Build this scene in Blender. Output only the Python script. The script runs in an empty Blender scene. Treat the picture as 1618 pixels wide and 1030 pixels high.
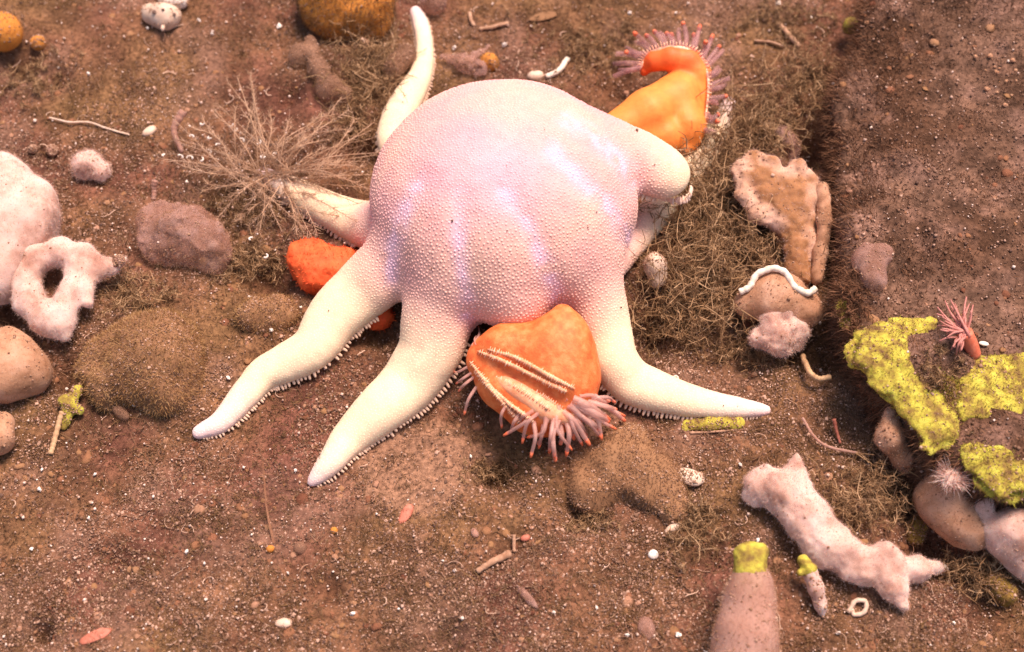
import bpy, math, random
import numpy as np
from mathutils import Vector

# ------------------------------------------------------------------ camera, world, sun, exposure
U = 0.0004                      # metres per layout unit (1 unit = 1 photo pixel at the star's distance)
F = 2200.0                      # focal length in layout units
PITCH = math.radians(58)
CX, CY, IW, IH = 809.0, 515.0, 1618.0, 1030.0
RIGHT = np.array([1.0, 0, 0]); UPV = np.array([0, math.sin(PITCH), math.cos(PITCH)])
FWD = np.array([0, math.cos(PITCH), -math.sin(PITCH)]); CAM = -FWD * F
sc = bpy.context.scene
COL = sc.collection
cd = bpy.data.cameras.new('camera'); cam = bpy.data.objects.new('camera', cd); COL.objects.link(cam)
cam.location = CAM * U; cam.rotation_euler = (math.pi / 2 - PITCH, 0, 0)
cd.sensor_width = 36; cd.lens = 36 * F / IW; cd.clip_start = 0.02; cd.clip_end = 60
cd.dof.use_dof = True; cd.dof.focus_distance = 0.85; cd.dof.aperture_fstop = 5.6
sc.camera = cam
SUN_EL, SUN_AZ = math.radians(69), math.radians(38)     # azimuth clockwise from +y (far side)
w = bpy.data.worlds.new('World'); sc.world = w; w.use_nodes = True
wn = w.node_tree.nodes; wl = w.node_tree.links
sky = wn.new('ShaderNodeTexSky'); sky.sky_type = 'NISHITA'; sky.sun_disc = False
sky.sun_elevation = SUN_EL; sky.sun_rotation = SUN_AZ; sky.dust_density = 4
wl.new(sky.outputs[0], wn['Background'].inputs[0]); wn['Background'].inputs[1].default_value = 0.14
sd = bpy.data.lights.new('sun', 'SUN'); sd.energy = 4.3; sd.angle = math.radians(24); sd.color = (1, .77, .65)
so = bpy.data.objects.new('sun', sd); COL.objects.link(so)
sdir = Vector((math.sin(SUN_AZ) * math.cos(SUN_EL), math.cos(SUN_AZ) * math.cos(SUN_EL), math.sin(SUN_EL)))
so.rotation_euler = sdir.to_track_quat('Z', 'Y').to_euler(); so.location = sdir * 3
vs = sc.view_settings; vs.view_transform = 'Standard'; vs.look = 'None'; vs.exposure = 0.34; vs.gamma = 1
vs.use_curve_mapping = False
cy = sc.cycles; cy.max_bounces = 6; cy.diffuse_bounces = 3; cy.glossy_bounces = 2; cy.transmission_bounces = 2; cy.transparent_max_bounces = 6; cy.volume_bounces = 0

rng = np.random.default_rng(7); random.seed(7)
A = lambda *v: np.array(v, float)

# ------------------------------------------------------------------ noise
def _hash(ix, iy, iz, seed):
    h = (ix.astype(np.int64) * 374761393 + iy.astype(np.int64) * 668265263 + iz.astype(np.int64) * 2147483647 + seed * 974711) & 0x7fffffff
    h = ((h ^ (h >> 13)) * 1274126177) & 0x7fffffff
    h = ((h ^ (h >> 16)) * 668265263) & 0x7fffffff
    return ((h ^ (h >> 15)) & 0xffff) / 32767.5 - 1.0
def vnoise(x, y, z, seed=0):
    x, y, z = np.broadcast_arrays(x, y, z)
    ix, iy, iz = np.floor(x), np.floor(y), np.floor(z)
    fx, fy, fz = x - ix, y - iy, z - iz
    fx, fy, fz = [f * f * (3 - 2 * f) for f in (fx, fy, fz)]
    r = 0
    for a in (0, 1):
        for b in (0, 1):
            for c in (0, 1):
                wgt = (fx if a else 1 - fx) * (fy if b else 1 - fy) * (fz if c else 1 - fz)
                r = r + wgt * _hash(ix + a, iy + b, iz + c, seed)
    return r
def fbm(x, y, z, size, oct=3, seed=0):
    r, amp = 0, 1.0
    for o in range(oct):
        r = r + amp * vnoise(x / size, y / size, z / size, seed + o * 17)
        amp *= .5; size *= .5
    return r

# ------------------------------------------------------------------ projection helpers (layout only)
def ray(px, py):
    d = FWD + RIGHT * ((px - CX) / F) + UPV * ((CY - py) / F)
    return d
def P(px, py, h=0.0):
    d = ray(px, py); t = (h - CAM[2]) / d[2]
    return CAM + d * t
def pix(p):
    q = np.asarray(p) - CAM
    dz = q @ FWD
    return CX + F * (q @ RIGHT) / dz, CY - F * (q @ UPV) / dz
BUMPS = []   # (x, y, radius, height)
def H(x, y):
    x = np.asarray(x, float); y = np.asarray(y, float)
    h = 9 * fbm(x, y, 0 * x, 190, 2, 3) + 5 * fbm(x, y, 0 * x, 48, 2, 9)
    for (bx, by, br, bh) in BUMPS:
        d2 = ((x - bx) ** 2 + (y - by) ** 2) / (br * br)
        h = h + bh * np.exp(-d2 * 1.2)
    return h
_HG = None
def Hs(x, y):
    global _HG
    if _HG is None:
        a = np.arange(-1300, 1301, 4.0); _HG = H(a[:, None], a[None, :])
    i = min(max((x + 1300) / 4, 0), 649.0); j = min(max((y + 1300) / 4, 0), 649.0); a, b = int(i), int(j); u, v = i - a, j - b
    return float((_HG[a, b] * (1 - u) + _HG[a + 1, b] * u) * (1 - v) + (_HG[a, b + 1] * (1 - u) + _HG[a + 1, b + 1] * u) * v)
def PG(px, py, dh=0.0):
    h = 0.0
    for _ in range(5):
        p = P(px, py, h); h = Hs(p[0], p[1]) + dh
    return P(px, py, h)
def PS(p): return float((np.asarray(p) - CAM) @ FWD) / F      # units per photo pixel at p
for (px, py, r, h) in [(230, 575, 95, 40), (785, 738, 36, -60), (112, 592, 30, -55), (425, 440, 50, -55), (1278, 228, 42, -80), (1290, 545, 48, -80),
                       (1160, 560, 80, -45), (1030, 520, 46, -55), (62, 1000, 20, -45), (915, 806, 30, -35), (15, 490, 34, -55), (30, 100, 36, -45), (85, 118, 30, -35), (572, 232, 34, -50),
                       (600, 522, 36, -40), (975, 140, 45, -45), (430, 500, 70, 18), (1480, 850, 60, -70), (1560, 950, 70, -50), (1440, 770, 40, -60), (1180, 330, 110, 22),
                       (500, 130, 90, 26), (300, 950, 120, 12), (850, 960, 140, 12), (460, 160, 26, -30), (520, 930, 26, -26), (700, 1010, 30, -22), (180, 890, 24, -24)]:
    p = P(px, py); BUMPS.append((p[0], p[1], r, h))

# ------------------------------------------------------------------ mesh helpers
def mesh(name, V, faces, smooth=True, col=None):
    """V (n,3) layout units; faces: list of int arrays (m,k)."""
    V = np.asarray(V, np.float32); faces = [np.asarray(f, np.int32) for f in faces if len(f)]
    me = bpy.data.meshes.new(name)
    me.vertices.add(len(V)); me.vertices.foreach_set('co', (V * U).astype(np.float32).ravel())
    loops = np.concatenate([f.ravel() for f in faces]); tot = np.concatenate([np.full(len(f), f.shape[1], np.int32) for f in faces])
    me.loops.add(len(loops)); me.loops.foreach_set('vertex_index', loops)
    me.polygons.add(len(tot)); st = np.concatenate([[0], np.cumsum(tot)[:-1]]).astype(np.int32)
    me.polygons.foreach_set('loop_start', st)
    me.polygons.foreach_set('use_smooth', np.full(len(tot), smooth, bool))
    if col is not None:
        ca = me.color_attributes.new('Col', 'FLOAT_COLOR', 'POINT')
        c4 = np.ones((len(V), 4), np.float32); c4[:, :3] = col; ca.data.foreach_set('color', c4.ravel())
    me.update(calc_edges=True); me.validate()
    return me
def base_of(V):
    V = np.asarray(V); return np.array([V[:, 0].mean(), V[:, 1].mean(), V[:, 2].min()])
def obj(name, V, faces, m, parent=None, smooth=True, col=None, label=None, cat=None, group=None, kind=None):
    V = np.asarray(V, float)
    loc = base_of(V) if parent is None else np.zeros(3)
    off = loc if parent is None else np.array(parent['_o'])
    me = mesh(name, V - off, faces, smooth, col); me.materials.append(m)
    o = bpy.data.objects.new(name, me); COL.objects.link(o)
    if parent is None:
        o.location = Vector(loc * U)
        o['_o'] = [float(q) for q in loc]
    else:
        o.parent = parent; o['_o'] = list(parent['_o'])
    tag(o, label, cat, group, kind); return o
def tag(o, label=None, cat=None, group=None, kind=None):
    if label: o['label'] = label
    if cat: o['category'] = cat
    if group: o['group'] = group
    if kind: o['kind'] = kind
    return o
def empty(name, p, label, cat, group=None):
    o = bpy.data.objects.new(name, None); COL.objects.link(o); o.location = Vector(np.asarray(p) * U); o.empty_display_size = .01
    o['_o'] = [float(q) for q in p]; return tag(o, label, cat, group)
def join(parts):
    Vs, Fs, n = [], {}, 0
    for V, faces in parts:
        Vs.append(np.asarray(V, float))
        for f in faces:
            f = np.asarray(f, int)
            if len(f): Fs.setdefault(f.shape[1], []).append(f + n)
        n += len(V)
    return np.concatenate(Vs), [np.concatenate(v) for v in Fs.values()]
def frames(T):
    T = T / np.linalg.norm(T, axis=-1, keepdims=True)
    a = np.where(np.abs(T[:, 2:3]) > .9, A(1, 0, 0), A(0, 0, 1))
    n = np.cross(T, a); n /= np.linalg.norm(n, axis=1, keepdims=True)
    return T, n, np.cross(T, n)
def tube(pts, rad, seg=8, cap=True):
    pts = np.asarray(pts, float); n = len(pts); rad = np.broadcast_to(np.asarray(rad, float), (n,))
    T = np.gradient(pts, axis=0); T /= np.linalg.norm(T, axis=1, keepdims=True) + 1e-9
    N = np.zeros_like(T); a = A(0, 0, 1) if abs(T[0, 2]) < .9 else A(1, 0, 0)
    v = np.cross(T[0], a); v /= np.linalg.norm(v); N[0] = v
    for i in range(1, n):
        v = N[i - 1] - T[i] * (N[i - 1] @ T[i]); N[i] = v / (np.linalg.norm(v) + 1e-9)
    B = np.cross(T, N)
    th = np.linspace(0, 2 * np.pi, seg, endpoint=False)
    V = pts[:, None] + rad[:, None, None] * (np.cos(th)[None, :, None] * N[:, None] + np.sin(th)[None, :, None] * B[:, None])
    V = V.reshape(-1, 3)
    i, j = np.meshgrid(np.arange(n - 1), np.arange(seg), indexing='ij'); j2 = (j + 1) % seg
    Q = np.stack([i * seg + j, i * seg + j2, (i + 1) * seg + j2, (i + 1) * seg + j], -1).reshape(-1, 4)
    fs = [Q]
    if cap:
        V = np.concatenate([V, pts[:1], pts[-1:]]); k = n * seg
        jj = np.arange(seg); t1 = np.stack([np.full(seg, k), (jj + 1) % seg, jj], 1)
        t2 = np.stack([np.full(seg, k + 1), (n - 1) * seg + jj, (n - 1) * seg + (jj + 1) % seg], 1); fs.append(np.concatenate([t1, t2]))
    return V, fs
def spline(pts, n):
    pts = np.asarray(pts, float); k = len(pts)
    if k == 2: t = np.linspace(0, 1, n)[:, None]; return pts[0] * (1 - t) + pts[1] * t
    e = np.concatenate([[2 * pts[0] - pts[1]], pts, [2 * pts[-1] - pts[-2]]])
    u = np.linspace(0, k - 1 - 1e-6, n); i = u.astype(int); f = (u - i)[:, None]
    p0, p1, p2, p3 = e[i], e[i + 1], e[i + 2], e[i + 3]
    return .5 * ((2 * p1) + (-p0 + p2) * f + (2 * p0 - 5 * p1 + 4 * p2 - p3) * f ** 2 + (-p0 + 3 * p1 - 3 * p2 + p3) * f ** 3)
def ribbons(roots, dirs, L, W, bend, sideN=None):
    """thin tapered strands: two segments, joined into one mesh."""
    n = len(roots); L = np.asarray(L)[:, None]; W = np.asarray(W)[:, None]
    dirs = dirs / np.linalg.norm(dirs, axis=1, keepdims=True)
    s = np.cross(dirs, rng.normal(size=(n, 3))); s /= np.linalg.norm(s, axis=1, keepdims=True) + 1e-9
    b = rng.normal(size=(n, 3)) * bend
    m = roots + dirs * L * .5 + b * L * .18; t = roots + dirs * L + b * L * .6
    V = np.stack([roots - s * W * .5, roots + s * W * .5, m + s * W * .4, m - s * W * .4, t], 1).reshape(-1, 3)
    i = np.arange(n)[:, None] * 5
    return V, [i + np.array([[0, 1, 2, 3]]), i + np.array([[3, 2, 4]])]
def inst(tv, tf, M, pos):
    n, k = len(pos), len(tv)
    V = np.einsum('nij,kj->nki', M, tv) + pos[:, None]
    return V.reshape(-1, 3), [(np.arange(n)[:, None, None] * k + f[None]).reshape(-1, f.shape[1]) for f in tf]
def rotmats(n):
    q = rng.normal(size=(n, 4)); q /= np.linalg.norm(q, axis=1, keepdims=True); a, b, c, d = q.T
    return np.stack([np.stack([1 - 2 * (c * c + d * d), 2 * (b * c - a * d), 2 * (b * d + a * c)], -1),
                     np.stack([2 * (b * c + a * d), 1 - 2 * (b * b + d * d), 2 * (c * d - a * b)], -1),
                     np.stack([2 * (b * d - a * c), 2 * (c * d + a * b), 1 - 2 * (b * b + c * c)], -1)], 1)
OCT = (np.array([[1, 0, 0], [-1, 0, 0], [0, 1, 0], [0, -1, 0], [0, 0, 1], [0, 0, -1]], float),
       [np.array([[0, 2, 4], [2, 1, 4], [1, 3, 4], [3, 0, 4], [2, 0, 5], [1, 2, 5], [3, 1, 5], [0, 3, 5]])])
PYR = (np.array([[1, 0, -.2], [-.2, 1, -.2], [-1, -.1, -.2], [.1, -1, -.2], [.1, .05, .9]]), [np.array([[0, 1, 4], [1, 2, 4], [2, 3, 4], [3, 0, 4]])])
def ball(nu=14, nv=9):
    V = [(0, 0, 1)]
    for i in range(1, nv):
        for j in range(nu):
            a, b = math.pi * i / nv, 2 * math.pi * j / nu
            V.append((math.sin(a) * math.cos(b), math.sin(a) * math.sin(b), math.cos(a)))
    V.append((0, 0, -1)); e = len(V) - 1; T, Q = [], []
    for j in range(nu):
        T += [(0, 1 + j, 1 + (j + 1) % nu), (e, e - nu + (j + 1) % nu, e - nu + j)]
        for i in range(nv - 2):
            p = 1 + i * nu; Q.append((p + j, p + nu + j, p + nu + (j + 1) % nu, p + (j + 1) % nu))
    return np.array(V), [np.array(T), np.array(Q)]

# ------------------------------------------------------------------ signed-distance modelling
class Field:
    def __init__(s, lo, hi, step):
        s.lo = np.asarray(lo, float); s.step = step
        s.n = np.ceil((np.asarray(hi) - s.lo) / step).astype(int) + 1
        s.v = np.full(s.n, 500.0, np.float32)
        s.ax = [s.lo[i] + step * np.arange(s.n[i]) for i in range(3)]
    def box(s, lo, hi, m):
        i0 = np.clip(np.floor((np.asarray(lo) - m - s.lo) / s.step).astype(int), 0, s.n)
        i1 = np.clip(np.ceil((np.asarray(hi) + m - s.lo) / s.step).astype(int) + 1, 0, s.n)
        sl = tuple(slice(a, b) for a, b in zip(i0, i1))
        X, Y, Z = np.meshgrid(*[s.ax[i][sl[i]] for i in range(3)], indexing='ij', sparse=True)
        return sl, X, Y, Z
    def put(s, sl, d, k, sub=False):
        a = s.v[sl]
        if sub:
            d = -d; h = np.clip(.5 - .5 * (a - d) / k, 0, 1); s.v[sl] = a * (1 - h) + d * h + k * h * (1 - h)
        else:
            h = np.clip(.5 + .5 * (a - d) / k, 0, 1); s.v[sl] = a * (1 - h) + d * h - k * h * (1 - h)
    def cone(s, a, b, ra, rb, k=10, flat=1.0, sub=False):
        m = max(ra, rb) + k + 2 * s.step
        sl, X, Y, Z = s.box(np.minimum(a, b), np.maximum(a, b), m)
        if 0 in [q.stop - q.start for q in sl]: return
        ba = np.array([b[0] - a[0], b[1] - a[1], (b[2] - a[2]) / flat]); L = ba @ ba + 1e-9
        x, y, z = X - a[0], Y - a[1], (Z - a[2]) / flat
        h = np.clip((x * ba[0] + y * ba[1] + z * ba[2]) / L, 0, 1)
        d = np.sqrt((x - ba[0] * h) ** 2 + (y - ba[1] * h) ** 2 + (z - ba[2] * h) ** 2) - (ra + (rb - ra) * h)
        s.put(sl, d.astype(np.float32), k, sub)
    def ell(s, c, r, k=10, sub=False, R=None):
        m = k + 2 * s.step; q = max(r) if R is not None else np.asarray(r)
        sl, X, Y, Z = s.box(np.asarray(c) - q, np.asarray(c) + q, m)
        x, y, z = X - c[0], Y - c[1], Z - c[2]
        if R is not None: x, y, z = [R[i][0] * x + R[i][1] * y + R[i][2] * z for i in range(3)]
        k0 = np.sqrt((x / r[0]) ** 2 + (y / r[1]) ** 2 + (z / r[2]) ** 2); k1 = np.sqrt((x / r[0] ** 2) ** 2 + (y / r[1] ** 2) ** 2 + (z / r[2] ** 2) ** 2) + 1e-9
        s.put(sl, (k0 * (k0 - 1) / k1).astype(np.float32), k, sub)
    def noise(s, amp, size, oct=2, seed=0):
        X, Y, Z = np.meshgrid(*s.ax, indexing='ij')
        near = np.abs(s.v) < amp * 3 + 3 * s.step
        s.v[near] += (amp * fbm(X[near], Y[near], Z[near], size, oct, seed)).astype(np.float32)
    def nets(s):
        v = s.v.copy()
        v[0] = v[-1] = 9; v[:, 0] = v[:, -1] = 9; v[:, :, 0] = v[:, :, -1] = 9
        ins = v < 0
        c = np.zeros(np.array(v.shape) - 1, np.int8)
        for a in (0, 1):
            for b in (0, 1):
                for d in (0, 1):
                    c += ins[a:a + c.shape[0], b:b + c.shape[1], d:d + c.shape[2]]
        act = (c > 0) & (c < 8); idx = np.argwhere(act); ID = np.full(c.shape, -1, np.int64); ID[act] = np.arange(len(idx))
        acc = np.zeros((len(idx), 3)); cnt = np.zeros(len(idx)); cor = [np.array(q) for q in np.ndindex(2, 2, 2)]
        val = [v[tuple((idx + q).T)] for q in cor]
        for i in range(8):
            for ax in range(3):
                if cor[i][ax] == 0:
                    j = i + (4, 2, 1)[ax]; va, vb = val[i], val[j]; m = (va < 0) != (vb < 0)
                    t = np.where(m, va / np.where(va == vb, 1, va - vb), 0)
                    p = cor[i] + t[:, None] * np.eye(3)[ax]
                    acc += p * m[:, None]; cnt += m
        V = s.lo + (idx + acc / cnt[:, None]) * s.step
        Q = []
        for ax in range(3):
            a = [slice(None)] * 3; b = [slice(None)] * 3; a[ax] = slice(0, -1); b[ax] = slice(1, None)
            i0 = ins[tuple(a)]; i1 = ins[tuple(b)]; e = np.argwhere(i0 != i1); inside0 = i0[i0 != i1]
            u, w_ = (ax + 1) % 3, (ax + 2) % 3
            ok = (e[:, u] > 0) & (e[:, w_] > 0) & (e[:, u] < c.shape[u]) & (e[:, w_] < c.shape[w_]); e = e[ok]; inside0 = inside0[ok]
            q = []
            for du, dw in ((1, 1), (0, 1), (0, 0), (1, 0)):
                f = e.copy(); f[:, u] -= du; f[:, w_] -= dw; q.append(ID[tuple(f.T)])
            q = np.stack(q, 1); q[~inside0] = q[~inside0][:, ::-1]; Q.append(q)
        return V, [np.concatenate(Q)]
def grow(chains, step=3.0, k=12, namp=0, nsize=20, oct=2, seed=0, subs=(), ells=(), flat=1.0):
    """chains: lists of (point, radius); subs the same, cut out."""
    pts = [p for ch in chains for p, r in ch] + [c for c, r in ells]; rs = [r for ch in chains for p, r in ch] + [max(r) for c, r in ells]
    lo = np.min([p - r for p, r in zip(pts, rs)], 0) - 2 * namp - 4 * step - k * .3; hi = np.max([p + r for p, r in zip(pts, rs)], 0) + 2 * namp + 4 * step + k * .3
    f = Field(lo, hi, step)
    for ch in chains:
        if len(ch) == 1: f.cone(ch[0][0], ch[0][0] + A(.1, 0, 0), ch[0][1], ch[0][1], k, flat)
        for (a, ra), (b, rb) in zip(ch[:-1], ch[1:]): f.cone(a, b, ra, rb, k, flat)
    for c, r in ells: f.ell(c, r, k)
    for ch in subs:
        for (a, ra), (b, rb) in zip(ch[:-1], ch[1:]): f.cone(a, b, ra, rb, max(k * .6, 2), sub=True)
    if namp: f.noise(namp, nsize, oct, seed)
    return f.nets()
def C(lst, rest=.7):
    """photo chain [(px,py,r_px[,h])] -> [(point, radius)]; without h it rests on the seabed."""
    out = []
    for t in lst:
        px, py, r = t[:3]; g = PG(px, py); s = PS(g)
        p = PG(px, py, r * s * rest if len(t) < 4 else t[3])
        out.append((p, r * PS(p)))
    return out
def tri_sample(V, faces, n):
    T = []
    for f in faces:
        T.append(f[:, :3]);
        if f.shape[1] == 4: T.append(f[:, [0, 2, 3]])
    T = np.concatenate(T); a, b, c = V[T[:, 0]], V[T[:, 1]], V[T[:, 2]]
    N = np.cross(b - a, c - a); ar = np.linalg.norm(N, axis=1); cs = np.cumsum(ar)
    i = np.searchsorted(cs, rng.random(n) * cs[-1]); i = np.clip(i, 0, len(T) - 1)
    u, v = rng.random((2, n)); fl = u + v > 1; u[fl] = 1 - u[fl]; v[fl] = 1 - v[fl]
    return a[i] + (b[i] - a[i]) * u[:, None] + (c[i] - a[i]) * v[:, None], N[i] / (ar[i][:, None] + 1e-12), T[i]
def vnormals(V, faces):
    N = np.zeros_like(V)
    for f in faces:
        n = np.cross(V[f[:, 1]] - V[f[:, 0]], V[f[:, 2]] - V[f[:, 0]])
        for j in range(f.shape[1]): np.add.at(N, f[:, j], n)
    return N / (np.linalg.norm(N, axis=1, keepdims=True) + 1e-12)

# ------------------------------------------------------------------ materials
def lin(r, g, b): return tuple((c / 255 / 12.92 if c <= 10 else ((c / 255 + .055) / 1.055) ** 2.4) for c in (r, g, b))
MATS = {}
def mat(name, cols, size=30, rough=.8, bump=.3, bsize=6, sss=0, transp=0, island=0, attr=False, spec=.3, detail=6, grad=None, vor=None, sheen=0):
    if name in MATS: return MATS[name]
    m = bpy.data.materials.new(name); MATS[name] = m; m.use_nodes = True
    nt = m.node_tree; N, L = nt.nodes, nt.links; bs = N['Principled BSDF']; out = N['Material Output']
    tc = N.new('ShaderNodeTexCoord')
    def noise(sz, det=6, rgh=.6):
        t = N.new('ShaderNodeTexNoise'); t.inputs['Scale'].default_value = 1 / (sz * U); t.inputs['Detail'].default_value = det
        t.inputs['Roughness'].default_value = rgh; L.new(tc.outputs['Object'], t.inputs['Vector']); return t.outputs['Fac']
    if attr:
        at = N.new('ShaderNodeAttribute'); at.attribute_name = 'Col'; c = at.outputs['Color']
        if size:
            mx = N.new('ShaderNodeMix'); mx.data_type = 'RGBA'; mx.blend_type = 'MULTIPLY'; mx.inputs[0].default_value = 1
            rp = N.new('ShaderNodeValToRGB'); rp.color_ramp.elements[0].position = .3; rp.color_ramp.elements[1].position = .7
            rp.color_ramp.elements[0].color = (*cols[0], 1); rp.color_ramp.elements[1].color = (*cols[-1], 1)
            L.new(noise(size, detail), rp.inputs[0]); L.new(c, mx.inputs[6]); L.new(rp.outputs[0], mx.inputs[7]); c = mx.outputs[2]
    else:
        rp = N.new('ShaderNodeValToRGB'); e = rp.color_ramp.elements; e[0].position = .32; e[1].position = .68
        e[0].color = (*cols[0], 1); e[1].color = (*cols[-1], 1)
        for i, cc in enumerate(cols[1:-1]):
            q = e.new(.32 + .36 * (i + 1) / (len(cols) - 1)); q.color = (*cc, 1)
        f = noise(size, detail)
        if island:
            g = N.new('ShaderNodeNewGeometry'); mm = N.new('ShaderNodeMix'); mm.inputs[0].default_value = island
            mp = N.new('ShaderNodeMapRange'); mp.inputs[3].default_value = .25; mp.inputs[4].default_value = .75
            L.new(g.outputs['Random Per Island'], mp.inputs[0]); L.new(f, mm.inputs[2]); L.new(mp.outputs[0], mm.inputs[3]); f = mm.outputs[0]
        L.new(f, rp.inputs[0]); c = rp.outputs[0]
    L.new(c, bs.inputs['Base Color'])
    bs.inputs['Roughness'].default_value = rough; bs.inputs['Specular IOR Level'].default_value = spec
    if sss:
        bs.inputs['Subsurface Weight'].default_value = sss; bs.inputs['Subsurface Radius'].default_value = (1, .55, .4); bs.inputs['Subsurface Scale'].default_value = 14 * U
    if bump:
        b = N.new('ShaderNodeBump'); b.inputs['Strength'].default_value = bump; b.inputs['Distance'].default_value = bsize * U * .6
        L.new(noise(bsize, 5, .65), b.inputs['Height']); L.new(b.outputs[0], bs.inputs['Normal'])
    if transp:
        tr = N.new('ShaderNodeBsdfTransparent'); ms = N.new('ShaderNodeMixShader')
        ms.inputs[0].default_value = transp
        L.new(bs.outputs[0], ms.inputs[1]); L.new(tr.outputs[0], ms.inputs[2]); L.new(ms.outputs[0], out.inputs[0])
    return m

M_silt = mat('silt', [(.36, .34, .33), (1.45, 1.4, 1.34)], 7, 1, 1.0, 4, spec=.1, detail=10, attr=True)
M_turf = mat('turf_strands', [lin(76, 50, 38), lin(112, 84, 56), lin(132, 100, 66), lin(116, 80, 62), lin(166, 132, 102)], 60, .9, 0, island=.6, spec=.15)
M_grain = mat('silt_grains', [lin(76, 50, 40), lin(112, 80, 60), lin(128, 94, 72), lin(142, 106, 86), lin(190, 152, 130)], 60, .7, 0, island=.8, spec=.4)
M_grit = mat('shell_grit', [lin(160, 122, 100), lin(205, 170, 150), lin(240, 216, 200)], 60, .5, 0, island=.9, spec=.4)
M_weed = mat('weed', [lin(96, 68, 46), lin(142, 108, 74), lin(192, 156, 120)], 25, .8, 0, island=.6, spec=.25)
M_rock = mat('rock_crust', [lin(84, 56, 44), lin(124, 90, 72), lin(144, 108, 90), lin(112, 78, 62), lin(160, 126, 108)], 60, 1, 1, 5, spec=.1, detail=10)
M_rfuzz = mat('rock_fuzz', [lin(76, 48, 36), lin(114, 78, 56), lin(148, 108, 82)], 70, .9, 0, island=.6, spec=.15)
M_white = mat('white_bits', [lin(225, 205, 190), lin(250, 240, 228)], 12, .5, .2, 3, spec=.4)

# ------------------------------------------------------------------ seabed
def axis(lo, hi, step, far):
    a = np.arange(lo, hi + step, step); out = []
    q, s = hi, step
    while q < far: s *= 1.35; q += s; out.append(q)
    neg = []; q, s = lo, step
    while q > -far: s *= 1.35; q -= s; neg.append(q)
    return np.concatenate([neg[::-1], a, out])
gx, gy = axis(-950, 950, 5, 6000), axis(-640, 800, 5, 6000)
GX, GY = np.meshgrid(gx, gy, indexing='ij')
GZ = H(GX, GY) + 2.2 * fbm(GX, GY, 0 * GX, 16, 2, 31)
V = np.stack([GX, GY, GZ], -1).reshape(-1, 3); ny = len(gy)
i, j = np.meshgrid(np.arange(len(gx) - 1), np.arange(ny - 1), indexing='ij')
Q = np.stack([i * ny + j, (i + 1) * ny + j, (i + 1) * ny + j + 1, i * ny + j + 1], -1).reshape(-1, 4)
def ground_pigment(V):
    x, y = V[:, 0], V[:, 1]; z = 0 * x
    a = np.clip(.5 + .55 * fbm(x, y, z, 150, 3, 61), 0, 1)[:, None]; b = np.clip(.5 + .7 * fbm(x, y, z, 55, 3, 67), 0, 1)[:, None]; c_ = np.clip(1.6 * fbm(x, y, z, 90, 2, 71) - .5, 0, 1)[:, None]
    c = np.array(lin(116, 77, 64)) * a + np.array(lin(122, 92, 64)) * (1 - a)
    c = c * (.68 + .6 * b); c = c * (1 - .6 * c_) + np.array(lin(140, 106, 90)) * .6 * c_
    px, py = pix(V); s_ = silt_mask(px, py)[:, None]; return c * (1 - s_) + np.array(lin(150, 114, 92)) * s_
def silt_mask(px, py):
    n = .35 * fbm(px, py, 0 * px, 60, 3, 5)
    r1 = ((px - 665) / 105) ** 2 + ((py - 735) / 75) ** 2; r2 = ((px - 470) / 60) ** 2 + ((py - 640) / 40) ** 2
    return np.clip((1.15 - r1 + n) * 2.2, 0, 1)
seabed = obj('seabed', V, [Q], M_silt, col=ground_pigment(V), label='brown silty seabed', kind='structure'); seabed.location = (0, 0, 0)
seabed.data.vertices.foreach_set('co', (V * U).astype(np.float32).ravel())

def scatter_px(n, poly=None, x=(-40, 1658), y=(-40, 1070)):
    px = rng.uniform(*x, n); py = rng.uniform(*y, n)
    d = FWD[None] + RIGHT[None] * ((px - CX) / F)[:, None] + UPV[None] * ((CY - py) / F)[:, None]
    t = -CAM[2] / d[:, 2]; p = CAM + d * t[:, None]; p[:, 2] = H(p[:, 0], p[:, 1]) ; return p, px, py

# ------------------------------------------------------------------ boulder on the right
BH = 92.0
bpoly = np.array([P(x, y, BH)[:2] for x, y in [(1392, -60), (1362, 40), (1330, 110), (1318, 160), (1328, 220), (1316, 270), (1322, 340), (1336, 400), (1328, 450), (1350, 520), (1372, 590), (1418, 650), (1470, 715), (1560, 770), (1700, 800), (1900, 780), (1900, -60)]])
def poly_sd(X, Y, poly):
    d = np.full(np.broadcast(X, Y).shape, 1e9); ins = np.zeros(d.shape, bool)
    for a, b in zip(poly, np.roll(poly, -1, 0)):
        e = b - a; wx, wy = X - a[0], Y - a[1]; t = np.clip((wx * e[0] + wy * e[1]) / (e @ e), 0, 1)
        d = np.minimum(d, (wx - e[0] * t) ** 2 + (wy - e[1] * t) ** 2)
        cr = ((a[1] <= Y) & (b[1] > Y)) | ((b[1] <= Y) & (a[1] > Y))
        xi = a[0] + (Y - a[1]) / (e[1] if e[1] else 1e-9) * e[0]; ins ^= cr & (X < xi)
    d = np.sqrt(d); return np.where(ins, -d, d)
lo = np.array([bpoly[:, 0].min() - 40, bpoly[:, 1].min() - 40, -30]); hi = np.array([bpoly[:, 0].max() + 30, bpoly[:, 1].max() + 30, BH + 40])
f = Field(lo, hi, 5)
X2, Y2 = np.meshgrid(f.ax[0], f.ax[1], indexing='ij'); d2 = poly_sd(X2, Y2, bpoly)[:, :, None] + 26
zz = f.ax[2][None, None, :]
d2 = d2 - 4 * np.clip((zz - 60) / 60, -1, 1)          # slightly undercut flank
dz = zz - (BH - 26 + 18 * fbm(X2, Y2, 0 * X2, 130, 3, 5)[:, :, None])
f.v = (np.minimum(np.maximum(d2, dz), 0) + np.sqrt(np.maximum(d2, 0) ** 2 + np.maximum(dz, 0) ** 2) - 26).astype(np.float32)
f.noise(9, 60, 4, 4)
RV, RF = f.nets()
_bn = lambda s_, o_, sd_: fbm(RV[:, 0], RV[:, 1], RV[:, 2], s_, o_, sd_)
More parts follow.
